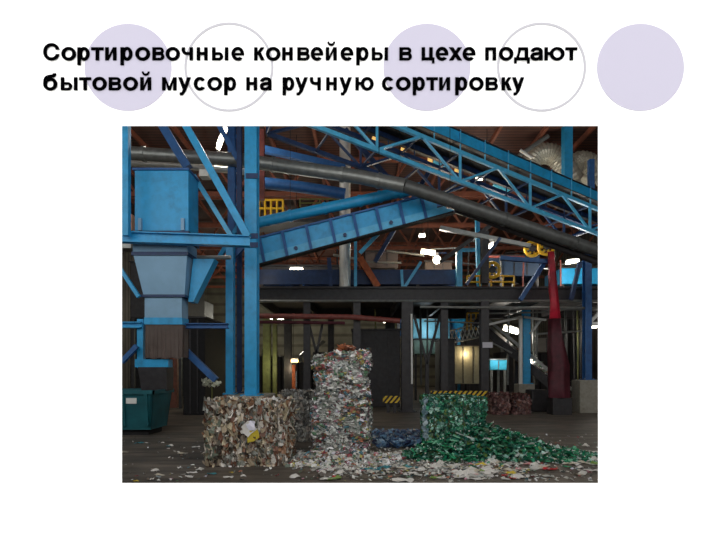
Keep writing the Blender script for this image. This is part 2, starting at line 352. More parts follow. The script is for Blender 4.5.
for cx,lab in ((229,'thin pale slide ring between the first two lavender discs'),(541.5,'thin pale ring around the end of the upper text line')):
    mb=MB(); c=W(cx,67.2,WY); n=96; vs=[]
    for r,y in ((44.6,WY-.003),(42.2,WY-.003),(44.6,WY),(42.2,WY)):
        r=S(r,WY); vs+=[(c.x+r*math.cos(2*math.pi*k/n),y,c.z+r*math.sin(2*math.pi*k/n)) for k in range(n)]
    fs=[]
    for k in range(n):
        j=(k+1)%n; fs+=[(k,j,n+j,n+k),(k,2*n+k,2*n+j,j),(n+k,n+j,3*n+j,3*n+k)]
    mb.add(vs,fs); one(mb,'slide_ring',RING,lab,'ring','slide discs and rings')

# ------------------------------------------------------------------ steel frames
def rect_at(mb,px0,px1,py0,py1,Y,depth):
    a=W(px0,py1,Y); b=W(px1,py0,Y); mb.box((a.x,Y,a.z),(b.x,Y+depth,b.z))
def member(px0,py0,px1,py1,Y,wpx,name,m,label,cat='steel beam',group=None,Y2=None,section='box',depth=None):
    Y2=Y if Y2 is None else Y2; mb=MB(); p=W(px0,py0,Y); q=W(px1,py1,Y2); w=S(wpx,(Y+Y2)/2)
    if section=='i': mb.ibeam(p,q,depth or w,w,up=(0,1,0) if abs((q-p).normalized().z)>.5 else (0,0,1))
    elif section=='tube': mb.tube([p,q],w/2,14)
    else: mb.bar(p,q,depth or w,w,up=(0,0,1) if abs((q-p).normalized().z)<.9 else (1,0,0))
    return one(mb,name,m,label,cat,group,smooth=False)
def post(px,wpx,Y,ztop,zbot,name,m,label,cat='steel column',group=None,plates=True,depth=None):
    x=(px-CX)/F*Y; w=S(wpx,Y); d=depth or w
    t=thing(name,label,cat,(x,Y,zbot),group)
    mb=MB(); e=.035 if plates else 0
    mb.box((x-w/2,Y-d/2,zbot+e),(x+w/2,Y-d/2+.03,ztop)); mb.box((x-w/2,Y+d/2-.03,zbot+e),(x+w/2,Y+d/2,ztop)); mb.box((x-.02,Y-d/2+.03,zbot+e),(x+.02,Y+d/2-.03,ztop))
    mb.build('shaft',m,t)
    if plates:
        mb=MB(); mb.box((x-w*.8,Y-d*.8,zbot),(x+w*.8,Y+d*.8,zbot+e)); bp_=mb.build('base_plate',m,t)
        for sx_ in (-1,1):
            for sy_ in (-1,1): mb=MB(); c_=Vector((x+sx_*w*.66,Y+sy_*d*.66,zbot+e)); mb.tube([c_,c_+Vector((0,0,.03))],.018,6); mb.build('anchor_bolt',GREY,bp_)
    return t
def plinth(px0,px1,pyt,Y,depth,label,group='concrete plinths under the columns'):
    mb=MB(); a=W(px0,pyt,Y); b=W(px1,pyt,Y); mb.box((a.x,Y,0),(b.x,Y+depth,a.z))
    return one(mb,'concrete_plinth',CONC,label,'plinth',group,bevel=.03)
# left frame
plinth(221,263,396,12.7,1.9,'pale concrete plinth under the cluster of blue columns behind the brown bale')
pz=W(0,396,12.7).z
post(252,12,13.0,ROOF-.05,pz,'steel_column',BLUE,'tall bright blue column rising past the others to the roof',depth=.34)
post(230.5,7.5,13.7,W(0,240,13.7).z,pz,'steel_column',BLUE,'blue column at the outer edge of the cluster beside the hopper',depth=.22)
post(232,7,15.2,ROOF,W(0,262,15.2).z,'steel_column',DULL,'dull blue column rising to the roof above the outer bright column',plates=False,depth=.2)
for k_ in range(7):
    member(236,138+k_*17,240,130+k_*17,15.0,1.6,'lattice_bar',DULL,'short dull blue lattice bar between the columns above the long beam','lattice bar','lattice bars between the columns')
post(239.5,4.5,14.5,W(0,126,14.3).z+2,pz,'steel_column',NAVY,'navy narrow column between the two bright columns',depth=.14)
post(80,8,12.0,W(76,241,11.8).z,0,'steel_column',BLUE,'blue column carrying the outer end of the long beam past the container',depth=.25)
# bolted splice plates and brackets on the main column
for k,(py,) in enumerate(((176,),(236,),(245,))):
    p=W(252,py,12.81); mb=MB(); mb.box((p.x-.17,p.y-.02,p.z-.07),(p.x+.17,p.y,p.z+.07))
    for dx in (-.1,.1): mb.tube([(p.x+dx,p.y-.045,p.z),(p.x+dx,p.y-.02,p.z)],.018,6)
    one(mb,'splice_plate',NAVY,['dark bolted plate high on the tall blue column','upper of two bolted plates where the long beam meets the tall column','lower of two bolted plates where the long beam meets the tall column'][k],'bolted plate')
member(126.5,100,126.5,236,11.6,6,'steel_column',BLUE,'blue upright at the inset edge above the long beam','steel column')
member(76,235.7,250,241.5,11.8,10.5,'steel_beam',BLUE,'long blue beam crossing in front of the hopper',section='i',depth=.22)
member(100,325,142,325,12.3,6,'steel_beam',BLUE,'short blue beam meeting the rubber skirt from the inset edge',section='i',depth=.2)
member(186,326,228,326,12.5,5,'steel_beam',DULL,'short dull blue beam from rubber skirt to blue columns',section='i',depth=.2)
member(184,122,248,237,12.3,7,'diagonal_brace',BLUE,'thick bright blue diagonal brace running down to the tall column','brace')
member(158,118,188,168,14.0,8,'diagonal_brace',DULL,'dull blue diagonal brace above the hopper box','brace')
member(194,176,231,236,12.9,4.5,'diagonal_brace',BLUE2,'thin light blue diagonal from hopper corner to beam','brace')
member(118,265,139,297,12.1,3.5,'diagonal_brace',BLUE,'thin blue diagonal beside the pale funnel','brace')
member(122,362,137,346,12.2,4.5,'diagonal_brace',DULL,'short blue strut below the beam at the inset edge','brace')
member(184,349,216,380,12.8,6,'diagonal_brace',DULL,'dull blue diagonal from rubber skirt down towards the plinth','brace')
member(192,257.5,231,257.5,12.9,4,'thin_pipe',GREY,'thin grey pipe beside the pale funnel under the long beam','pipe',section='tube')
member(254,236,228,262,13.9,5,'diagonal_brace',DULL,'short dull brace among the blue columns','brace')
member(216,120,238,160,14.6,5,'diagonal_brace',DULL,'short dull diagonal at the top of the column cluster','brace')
member(219,258,241,222,14.6,4,'diagonal_brace',BLUE,'short blue strut rising between the narrow and outer column','brace')

# ------------------------------------------------------------------ hopper
HYF=12.1; t=thing('feed_hopper','big blue steel feed hopper over the teal container','hopper',(W(165,0,HYF).x,HYF+.8,W(0,357,HYF).z))
def hx(px,Y=HYF): return W(px,0,Y).x
def hz(py,Y=HYF): return W(0,py,Y).z
D0,D1=HYF,HYF+.75
mb=MB(); mb.box((hx(134.5),D0,hz(231)),(hx(188.5),D1,hz(169))); mb.build('hopper_box',BLUE,t,bevel=.02)
mb=MB(); mb.box((hx(133),D0-.05,hz(170.5)),(hx(189.5),D1+.05,hz(168.5))); mb.build('top_rim',DULL,t)
mb=MB()
for px in (141,183.5): mb=MB(); mb.box((hx(px)-.04,D0-.08,hz(231)),(hx(px)+.04,D0,hz(219))); mb.build('lifting_lug',PALE,t)
mb=MB(); mb.box((hx(132.5),D0,hz(252)),(hx(187),D1,hz(241))); mb.build('collar_panel',PALE,t,bevel=.015)
mb=MB(); mb.box((hx(132),D0-.04,hz(255.5)),(hx(188),D1+.04,hz(252))); mb.box((hx(131.5),D0-.03,hz(241)),(hx(189),D1+.03,hz(231))); mb.build('flange',NAVY,t)
mb=MB(); mb.frustum((hx(141.5),hx(183),D0+.1,D1-.15,hz(294)),(hx(133.5),hx(187),D0,D1,hz(255.5))); mb.build('funnel',PALE,t)
mb=MB(); mb.box((hx(140),D0+.06,hz(296.5)),(hx(184),D1-.12,hz(294))); mb.build('lower_flange',NAVY,t)
mb=MB(); mb.box((hx(142.5),D0+.12,hz(317)),(hx(180),D1-.18,hz(296.5))); mb.build('outlet_box',PALE,t)
mb=MB(); mb.box((hx(142),D0+.11,hz(324)),(hx(180.5),D1-.17,hz(317))); mb.build('outlet_band',BLUE,t)
mb=MB()                                                 # hanging rubber skirt with soft folds
n=40; xa,xb=hx(143),hx(181); vs=[]; fs=[]
for i in range(n+1):
    x=xa+(xb-xa)*i/n; f=.02*math.sin(i*.9)+.012*math.sin(i*2.3)
    vs+=[(x,D0+.14+f*.2,hz(324)),(x,D0+.12+f,hz(358)+.02*math.sin(i*.5)),(x,D0+.17+f,hz(358)+.02*math.sin(i*.5)),(x,D0+.19+f*.2,hz(324))]
for i in range(n):
    a=i*4; fs+=[(a,a+1,a+5,a+4),(a+1,a+2,a+6,a+5),(a+2,a+3,a+7,a+6)]
mb.add(vs,fs); mb.box((xa,D0+.2,hz(357)),(xa+.03,D1-.2,hz(324))); mb.box((xb-.03,D0+.2,hz(357)),(xb,D1-.2,hz(324))); mb.box((xa,D1-.23,hz(357)),(xb,D1-.2,hz(324)))
mb.build('rubber_skirt',RUBBER,t)
mb=MB(); mb.prism([(hx(189),D0+.3,hz(256)),(hx(211),D0+.3,hz(256)),(hx(189),D0+.3,hz(300)),(hx(184),D0+.3,hz(300))],(0,.35,0)); mb.build('side_chute',BLUE,t)
mb=MB(); mb.bar((hx(136),D0+.3,hz(318)),(hx(136),D0+.3,hz(368)),.16,.16,(1,0,0)); mb.box((hx(131),D0+.2,hz(367)),(hx(165),D0+.5,hz(359))); mb.build('support_bracket',BLUE,t)
mb=MB(); mb.frustum((hx(137),hx(163),D0+.25,D1-.1,hz(391)),(hx(134),hx(163),D0+.2,D1-.05,hz(367))); mb.build('lower_chute',DARK,t)

# teal container with label plate
BY=11.7; t=thing('waste_container','teal steel waste container under the blue hopper','container',(W(140,0,BY).x,BY+.8,0))
xa,xb=W(88,0,BY).x,W(153,0,BY).x; zt=W(0,391,BY).z
mb=MB(); T=.06
mb.frustum((xa+.1,xb-.1,BY+.1,BY+T+.1,.18),(xa,xb,BY,BY+T,zt)); mb.frustum((xa+.1,xb-.1,BY+1.2-T-.1,BY+1.1,.18),(xa,xb,BY+1.2-T,BY+1.2,zt))
mb.frustum((xa+.1,xa+T+.1,BY+.1,BY+1.1,.18),(xa,xa+T,BY,BY+1.2,zt)); mb.frustum((xb-T-.1,xb-.1,BY+.1,BY+1.1,.18),(xb-T,xb,BY,BY+1.2,zt)); mb.box((xa+.1,BY+.1,.15),(xb-.1,BY+1.1,.2))
mb.build('body',TEAL,t)
mb=MB(); mb.box((xa-.04,BY-.04,zt-.08),(xb+.04,BY,zt+.02)); mb.box((xb,BY-.04,zt-.08),(xb+.04,BY+1.24,zt+.02)); mb.box((xa-.04,BY+1.2,zt-.08),(xb+.04,BY+1.24,zt+.02)); mb.build('rim',TEAL,t)
for px in (123,146): 
    x=W(px,0,BY).x; mb=MB(); mb.bar((x,BY+.06,.25),(x,BY-.01,zt-.08),.08,.05,(0,1,0)); mb.build('rib',TEAL,t)
mb=MB(); p=W(130.5,401,BY-.03); mb.box((p.x-.13,BY+.005,p.z-.07),(p.x+.13,BY+.02,p.z+.07)); mb.build('label_plate',WHITE,t)
mb=MB(); mb.box((xa+.2,BY+.2,.0),(xb-.2,BY+1.0,.15)); mb.build('skid',BLACK,t)

# ------------------------------------------------------------------ inclined truss conveyor, upper
def T3(t): return Vector((17*14.4/F+2.83*t, 14.4+1.34*t, 8.4-.425*t))
def up(v,h): return v+Vector((0,0,h))
HT=.98; back=Vector((.35,1.3,0)).normalized()*1.2; back=Vector((-.5,1.2,0))
t=thing('inclined_conveyor','long blue truss conveyor sloping across the top of the hall','conveyor',T3(0))
TMIN,TMAX=-1,5
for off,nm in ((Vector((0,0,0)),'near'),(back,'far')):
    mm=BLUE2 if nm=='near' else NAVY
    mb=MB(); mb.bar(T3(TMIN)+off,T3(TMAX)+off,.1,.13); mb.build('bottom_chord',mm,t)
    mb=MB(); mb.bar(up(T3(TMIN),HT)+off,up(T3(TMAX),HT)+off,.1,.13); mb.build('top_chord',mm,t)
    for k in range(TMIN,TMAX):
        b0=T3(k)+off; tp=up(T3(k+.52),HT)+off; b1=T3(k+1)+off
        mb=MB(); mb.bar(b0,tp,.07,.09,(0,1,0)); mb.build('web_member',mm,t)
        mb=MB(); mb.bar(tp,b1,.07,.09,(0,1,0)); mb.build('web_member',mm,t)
        mb=MB(); mb.bar(b0,up(b0,HT),.08,.08,(1,0,0)); mb.build('upright',mm,t)
for k in range((TMAX-TMIN)*2+1):
    a=T3(TMIN+k*.5)
    for q in (a,up(a,HT)): mb=MB(); mb.bar(q,q+back,.06,.06); mb.build('cross_tie',NAVY,t)
# side boards on top, with stiffeners
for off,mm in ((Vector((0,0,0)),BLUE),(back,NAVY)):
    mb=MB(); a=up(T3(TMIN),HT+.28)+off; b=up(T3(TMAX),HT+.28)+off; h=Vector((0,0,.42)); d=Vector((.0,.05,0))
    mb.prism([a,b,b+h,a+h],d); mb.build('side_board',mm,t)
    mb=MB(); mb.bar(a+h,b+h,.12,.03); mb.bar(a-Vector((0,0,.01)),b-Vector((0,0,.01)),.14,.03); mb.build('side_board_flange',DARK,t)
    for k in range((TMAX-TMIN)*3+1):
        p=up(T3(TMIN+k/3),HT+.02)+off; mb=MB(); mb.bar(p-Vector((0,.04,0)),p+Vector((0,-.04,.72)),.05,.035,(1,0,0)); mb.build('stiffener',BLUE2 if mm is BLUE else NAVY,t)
mb=MB(); a=up(T3(TMIN),HT+.45)+back*.06; b=up(T3(TMAX),HT+.45)+back*.06; mb.prism([a,b,b+back*.88,a+back*.88],(0,0,.03)); mb.build('belt',BLACK,t)

# ------------------------------------------------------------------ lower box conveyor
Yc=15.0; t=thing('box_conveyor','blue ribbed box conveyor rising from the tall column towards the truss','conveyor',W(257,262,Yc))
def C(px,py,dY=0): return W(px,py,Yc+dY)
top=lambda px: 239-(px-257)*(239-190)/(450-257)
bot=lambda px: 265-(px-257)*(265-206)/(475-257)
P0,P1=250,464
mid=lambda px: top(px)*.36+bot(px)*.64
mb=MB(); PU=437; mb.prism([C(P0,mid(P0)),C(PU,mid(PU)),C(PU,top(PU)),C(P0,top(P0))],(0,.08,0)); mb.build('upper_side_panel',BLUE,t)
mb=MB(); mb.prism([C(P0,bot(P0),-.12),C(P1,bot(P1),-.12),C(P1,mid(P1),-.12),C(P0,mid(P0),-.12)],(0,.2,0)); mb.build('lower_side_panel',BLUE2,t)
mb=MB(); mb.prism([C(P0,bot(P0),1.1),C(P1,bot(P1),1.1),C(437,top(437),1.1),C(P0,top(P0),1.1)],(0,.05,0)); mb.build('far_side_panel',DULL,t)
mb=MB(); mb.prism([C(P0,mid(P0),.08),C(P1,mid(P1),.08),C(P1,mid(P1),.08)+Vector((0,1.0,0)),C(P0,mid(P0),.08)+Vector((0,1.0,0))],(0,0,.04)); mb.build('belt',BLACK,t)
mb=MB(); mb.bar(C(P0,bot(P0)+1,-.05),C(P1,bot(P1)+1,-.05),.3,.05); mb.build('bottom_edge',BLACK,t)
mb=MB(); mb.bar(C(P0,top(P0)-.5,0),C(437,top(437)-.5,0),.16,.05); mb.build('top_edge',DULL,t)
for px in (262,285,309,333,356,379,402,424):
    mb=MB(); a=C(px+2.5,bot(px)-.5,-.16); b=C(px-3,top(px)-1,-.06); mb.bar(a,b,.07,.09,(1,0,0)); mb.build('rib',DULL,t)
for px in (296,345,391):
    mb=MB(); p=C(px,bot(px)-6,-.13); mb.tube([p,p+Vector((0,-.06,0))],.06,10); mb.build('roller_bearing',NAVY,t)
# blue pipe above, white box, legs
def pipe(pts,rpx,name,m,label,cat='pipe',n=16,group=None,bands=0,sub=1):
    P=[W(*p) for p in pts]; r=S(rpx,pts[0][2])
    Q=[]
    for i in range(len(P)-1):
        for k in range(sub): Q.append(P[i].lerp(P[i+1],k/sub))
    Q.append(P[-1])
    if not bands:
        mb=MB(); mb.tube(Q,r,n); return one(mb,name,m,label,cat,group,smooth=False) if n<10 else _sm(one(mb,name,m,label,cat,group,smooth=True))
    t=thing(name,label,cat,P[0],group); mb=MB(); mb.tube(Q,r,n); _sm(mb.build('pipe_run',m,t,smooth=True))
    for k in range(1,bands+1):
        f=k/(bands+1)*(len(P)-1); i=min(int(f),len(P)-2); c=P[i].lerp(P[i+1],f-i); d=(P[i+1]-P[i]).normalized()
        mb=MB(); mb.tube([c-d*.05,c+d*.05],r*1.13,n); mb.build('pipe_flange',m,t)
        if k in (1,bands) and c.z>5.5: mb=MB(); mb.tube([c+Vector((0,0,r)),(c.x,c.y,ROOF)],.01,5); mb.build('hanging_rod',BLACK,t)
    return t
def _sm(o):
    e=o.modifiers.new('split','EDGE_SPLIT'); e.split_angle=math.radians(50); return o
pipe([(256,223,15.6),(360,201,15.3),(420,188,15.2)],5.2,'blue_pipe',BLUE,'round blue pipe running just above the ribbed box conveyor',bands=5)
pipe([(70,149,15.0),(128,153,15.0),(240,160,15.0),(360,177,14.4),(405,186,14.1)],6.5,'grey_pipe',GREY,'thick grey pipe crossing behind the hopper and columns',bands=6)
pipe([(100,162,16.2),(185,166,16.2),(246,172,16.3)],3,'thin_grey_pipe',SILV,'thin silver pipe under the thick grey pipe above the hopper')
pipe([(405,186,14.1),(480,211,14.1),(598,251,15.2),(680,279,16)],6.5,'dark_pipe',DGREY,'thick dark pipe sloping below the truss conveyor',bands=4)
pipe([(455,209,14.3),(480,218,14.4),(640,278,16.0)],3.6,'dark_pipe',DARK,'thinner dark pipe following under the thick sloping pipe')
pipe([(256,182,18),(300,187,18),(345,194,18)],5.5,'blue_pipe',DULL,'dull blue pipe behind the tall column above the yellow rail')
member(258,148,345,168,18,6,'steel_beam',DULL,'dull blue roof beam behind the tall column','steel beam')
member(345,287.5,345,117,19.45,11,'vertical_duct',SILV,'shiny vertical silver duct rising behind the conveyors','duct',section='tube')
member(567,190,567,126,19.9,8,'steel_column',BLUE,'blue column hanging above the sloping truss near the foil duct','steel column')
# supports under the conveyors
for i,(a,b,c,d,Y,w,m,lab) in enumerate([(355.5,237,355.5,290,19.4,3,BLUE2,'thin light blue leg under the middle of the box conveyor'),
  (379,233,360,253,16,3.5,BLUE2,'short light blue strut below the box conveyor'),
  (401.5,270,402.5,288,19.4,2.6,BLUE2,'tiny light blue upright standing on the dark gallery'),
  (404,288,421,262,19.4,2.8,BLUE2,'short light blue strut leaning on the dark gallery'),
  (477,208,479,290,19.4,4,BLUE,'slim blue leg from the sloping dark pipe to the gallery'),
  (459,250,459,289,19.4,5.5,BLUE2,'light blue upright with a hooked top above the gallery'),
  (329,258,331,290,19.4,4,NAVY,'navy upright behind the box conveyor'),
  (591,200,591,160,19.4,5,DULL,'dull blue upright beside the foil duct'),
  (466,285,500,238,17.6,3,NAVY,'navy strut among the pipes beside the slim blue leg')]):
    member(a,b,c,d,Y,w,'support_strut' if abs(a-c)>4 else 'support_post',m,lab,'support')
# hooked top
member(459,250,475,250,19.4,3,'support_strut',BLUE2,'short level bar joining the hooked upright','support')

# ------------------------------------------------------------------ gallery (mezzanine) with columns
GY=19.0; gz=W(0,302,GY).z; gt=W(0,288,GY).z
t=thing('gallery_deck','dark steel gallery floor spanning the hall behind the bales','gallery',(0,GY,gz))
mb=MB(); mb.ibeam((-4.6,GY,(gz+gt)/2),(14,GY,(gz+gt)/2),.28,gt-gz,.04); mb.build('edge_beam',DARK,t)
mb=MB(); mb.ibeam((-4.6,GY+6,(gz+gt)/2),(14,GY+6,(gz+gt)/2),.28,gt-gz,.04); mb.build('rear_beam',DARK,t)
for k in range(10): x=-4.4+k*2.0; mb=MB(); mb.box((x,GY+.1,gz+.1),(x+.12,GY+5.9,gt-.05)); mb.build('joist',DARK,t)
mb=MB(); mb.box((-4.6,GY-.1,gt),(14,GY+6.2,gt+.05)); mb.build('deck_plate',DARK,t)
mb=MB(); p=W(0,301,GY-.2).z; mb.tube([(-4.6,GY-.2,p),(14,GY-.2,p)],.05,8); mb.build('conduit',GREY,t)
GZ=gt+.05
# sorting conveyor on the deck
t=thing('sorting_conveyor','dark navy belt conveyor standing on the gallery deck','conveyor',(-1,GY+1,GZ))
za=GZ+.25; 
mb=MB(); mb.box((-4.4,GY+.8,za),(4.3,GY+.86,za+.62)); mb.box((-4.4,GY+1.9,za),(4.3,GY+1.96,za+.62)); mb.build('side_board',NAVY,t)
mb=MB(); mb.box((-4.4,GY+.86,za+.4),(4.3,GY+1.9,za+.44)); mb.build('belt',BLACK,t)
for k in range(6):
    x=-4.2+k*1.65; mb=MB(); mb.box((x,GY+.8,GZ),(x+.1,GY+1.96,za)); mb.build('leg',DARK,t)
# red oxide pipe under the deck
pipe([(256,316,18.6),(350,317,18.6),(400,321,18.6)],2.6,'red_pipe',RUST,'red-brown pipe slung under the gallery edge',bands=4)
pipe([(256,322,18.8),(345,323,18.8)],1.6,'red_pipe',MAROON,'thin maroon pipe below the red-brown pipe')
member(420,307,700,309,18.7,2.5,'thin_pipe',GREY,'thin grey pipe under the gallery edge beyond the second V brace','pipe',section='tube')
for px,w,Y,m,lab in [(307,6.5,19,DARK,'dark column holding the gallery behind the tall bale stack'),(357,7,19,DARK,'dark gallery column just showing above the tall bale stack'),
   (407,11,19,DARK,'broad dark gallery column with a pale pipe clipped to it'),(444,7,19,DARK,'dark gallery column above the green bale'),
   (484,8,18.9,DARK,'dark gallery column carrying a small pale sign'),(288,7,25,DARK,'dark rear gallery column near the glowing doorway'),
   (331,6,25,DARK,'dark rear gallery column behind the first V brace'),(390,9,25,DARK,'dark rear gallery column beside the broad one'),(267,7,25,OLIVE,'olive green column next to the tall blue column'),(275,4,25,OLIVE,'slim olive post beside the olive column'),
   (556,6,25,DARK,'dark rear column behind the maroon wrapped column')]:
    post(px,w,Y,gz,0,'gallery_column',m,lab,'steel column','columns under the gallery')
post(484.5,7,18.3,W(0,232,18.3).z,GZ,'gallery_upright',DARK,'dark upright rising from the gallery deck over the sign column','steel column',plates=False)
member(411.5,314,412,384,18.7,2,'pale_pipe',WHITE,'slim pale pipe clipped to the broad dark column','pipe',section='tube')
mb=MB(); p=W(487.5,345,18.7); mb.box((p.x-.2,18.68,p.z-.11),(p.x+.2,18.7,p.z+.11)); one(mb,'small_sign',mat('pale_sign',(190,188,196),.5,var=.05),'small pale rectangular sign on a dark gallery column','sign')
def vbrace(pts,Y,lab):
    t=thing('v_brace',lab,'brace',W(pts[1][0],pts[1][1],Y)); 
    for a,b in ((pts[0],pts[1]),(pts[2],pts[1])):
        mb=MB(); mb.bar(W(*a,Y),W(*b,Y),.1,.1,(0,1,0)); mb.build('brace_arm',DARK,t)
vbrace([(308,320),(316.5,353),(323,322)],19.4,'dark V-shaped brace beside the tall bale stack')
vbrace([(414,315),(427,364),(440,315)],19.6,'dark V-shaped brace in front of the lit cyan machine')
member(427,364,427,411,19.6,3.5,'support_post',DARK,'dark stub post under the V brace by the green bale','support')
# rails
def rail(pxs,py0,py1,Y,lab,m=YEL,r=.03):
    t=thing('guard_rail',lab,'guard rail',W(pxs[0],py1,Y))
    for px in pxs:
        mb=MB(); mb.tube([W(px,py1,Y),W(px,py0,Y)],r,8); mb.build('rail_post',m,t)
    for f in (0,.5): 
        mb=MB(); py=py0+(py1-py0)*f; mb.tube([W(pxs[0],py,Y),W(pxs[-1],py,Y)],r,8); mb.build('rail_bar',m,t)
rail([467,480,491,503,514],276,288,19.15,'yellow guard rail on the gallery by the dark upright',r=.035)
rail([259,265,271,277,283],200,217,20,'yellow guard rail high behind the tall blue column',r=.05)
rail([300,320,340],199,207,22,'thin faded guard rail above the box conveyor',OLIVE)
rail([467,471,476,480],313,330,23,'small yellow rail by the pale cabin under the gallery',r=.04)
rail([540,546,551],234,246,21,'short yellow rail under the sloping dark pipe',r=.04)
mb=MB(); a=W(252,219,20); b=W(345,216,20); mb.box((a.x,20,a.z-.12),(b.x,21.5,a.z)); one(mb,'high_walkway',DARK,'dark narrow walkway carrying the high yellow rail','walkway')
# walkway extra struts of high catwalk
# yellow drive wheels
def wheel(px,py,Y,r,lab):
    p=W(px,py,Y); t=thing('drive_wheel',lab,'wheel',p)
    mb=MB(); n=20; pts=[(p.x+r*math.cos(2*math.pi*k/n),p.y,p.z+r*math.sin(2*math.pi*k/n)) for k in range(n+1)]; mb.tube(pts,.07,8,cap=False); mb.build('rim',YEL,t)
    for k in range(6):
        a=math.pi*k/3; mb=MB(); mb.bar(p,(p.x+r*math.cos(a),p.y,p.z+r*math.sin(a)),.08,.07,(0,1,0)); mb.build('spoke',YEL,t)
    mb=MB(); mb.tube([(p.x,p.y-.12,p.z),(p.x,p.y+.3,p.z)],.14,12); mb.build('hub',DARK,t)
wheel(492,270,18.9,.3,'yellow spoked drive wheel beside the dark upright on the gallery')
wheel(546,247,20,.32,'yellow spoked drive wheel under the sloping dark pipe')
wheel(532,249,20.2,.3,'yellow spoked drive wheel with a grey housing beside it')

# ------------------------------------------------------------------ machines seen between the columns
def cabinet(px0,px1,py0,py1,Y,d,m,name,label,cat,seams=2,legs=0,m2=DARK,zb=0):
    a=W(px0,py1,Y); b=W(px1,py0,Y)
    if py1>=385: a.z=0
    t=thing(name,label,cat,((a.x+b.x)/2,Y+d/2,a.z))
    mb=MB(); mb.box((a.x,Y,a.z),(b.x,Y+d,b.z)); mb.build('casing',m,t,bevel=.03)
    for k in range(1,seams+1):
        x=a.x+(b.x-a.x)*k/(seams+1); mb=MB(); mb.box((x-.025,Y-.03,a.z+.05),(x+.025,Y,b.z-.05)); mb.build('seam_rib',m2,t)
    mb=MB(); mb.box((a.x-.04,Y-.04,b.z),(b.x+.04,Y+d+.04,b.z+.06)); mb.build('top_flange',m2,t)
    if legs:
        for x in (a.x+.1,b.x-.1):
            for y in (Y+.1,Y+d-.1):
                mb=MB(); mb.box((x-.06,y-.06,zb),(x+.06,y+.06,a.z)); mb.build('leg',m2,t)
    return t
cabinet(413,450,313,338.5,26.5,2,mat('pale_cyan_housing',(120,190,212),.5),'screening_machine','bright cyan machine housing behind the V brace','machine',4,0)
cabinet(414,449,340,354,26.5,2,mat('grey_green_panel',(120,150,140),.6),'screening_machine','grey-green housing just below the cyan machine','machine',1,1)
cabinet(400,412,318,336,27,2,DULL,'screening_machine','dull blue housing behind the broad dark column','machine',1,1)
mb=MB(); mb.prism([W(452,314,26),W(468,314,26),W(459,336,26)],(0,1.5,0)); q_=W(459,330,26.7); mb.box((q_.x-.08,q_.y,0),(q_.x+.08,q_.y+.16,q_.z)); t=tag(mb.build('side_hopper',BLUE),'small blue pointed hopper next to the cyan machine','hopper')
cabinet(453,483,346,384,25,2.4,KHAKI,'pale_cabin','pale cabin wall under a warm lamp beneath the gallery','cabin',2,1)
# railing diamonds / mesh walkway in front of the cabin
t=thing('walkway_bridge','pale steel footbridge above the pale cabin','footbridge',W(465,345,24.5))
mb=MB(); a=W(450,343,24.5); b=W(484,336,24.5); mb.bar(a,b,.7,.08); mb.build('deck',GREY,t)
mb=MB(); a2=W(450,331,24.2); b2=W(484,322,24.2); mb.bar(a2,b2,.06,.06); a3=W(450,342,24.2); b3=W(484,335,24.2)
for k in range(9):
    f=k/8; mb.bar(a2.lerp(b2,f),a3.lerp(b3,min(1,f+.125)),.035,.035,(0,1,0)); mb.bar(a3.lerp(b3,f),a2.lerp(b2,min(1,f+.125)),.035,.035,(0,1,0))
mb.build('lattice_rail',WHITE,t)
cabinet(490,507,360,370,26,1.4,CYAN,'tipping_bin','small cyan bin on legs beyond the gallery columns','bin',1,1,GREY)
# incline conveyor far right
t=thing('feed_conveyor','dark feed conveyor with pale edges sloping down beyond the columns','conveyor',W(565,395,23))
mb=MB(); a,b=W(478,322,23),W(566,396,21); mb.bar(a,b,1.2,.35,(0,0,1)); mb.build('trough',DARK,t)
for dx in (-.62,.62):
    mb=MB(); mb.bar(a+Vector((0,dx,.3)),b+Vector((0,dx,.3)),.05,.12); mb.build('edge_rail',GREY,t)
mb=MB(); c=a.lerp(b,.45); mb.bar(c,(c.x,c.y,0),.15,.15,(1,0,0)); c=a.lerp(b,.1); mb.bar(c,(c.x,c.y,0),.15,.15,(1,0,0)); mb.build('leg',DARK,t)
# column pair with plinth
plinth(519,535,384,20.6,.7,'pale concrete plinth under the white-edged blue column','concrete plinths under the columns')
zz=W(0,384,20.6).z
post(526,7,20.95,gz,zz,'steel_column',BLUE,'blue column on a plinth beside a white pole','steel column',depth=.25)
member(520.5,384,520.5,316,20.7,3,'white_pole',WHITE,'slim white pole beside the blue column on its plinth','pole')
member(478,327,521,317,20.7,2.2,'white_bar',WHITE,'thin white arm sloping up to the white pole','bar')
member(524,317,546,320,20.7,2,'white_bar',WHITE,'thin white arm running level from the white pole','bar')
member(530,334,541,320,20.8,2,'white_bar',GREY,'short pale strut beside the blue column head','bar')
plinth(580,604,380,18.2,.75,'wide pale concrete plinth at the inset edge under a blue column')
post(587,6.5,18.6,W(0,245,18.6).z,W(0,380,18.2).z,'steel_column',DULL,'blue column on the wide plinth at the inset edge','steel column',depth=.28)
member(590,322,606,306,18.9,3,'white_bar',WHITE,'bright white strut leaving the column at the inset edge','bar')
mb=MB(); p=W(596,324,18.7); mb.box((p.x-.27,18.5,p.z-.06),(p.x+.3,18.9,p.z+.06)); one(mb,'junction_box',WHITE,'small white box beside the blue column at the inset edge','box')
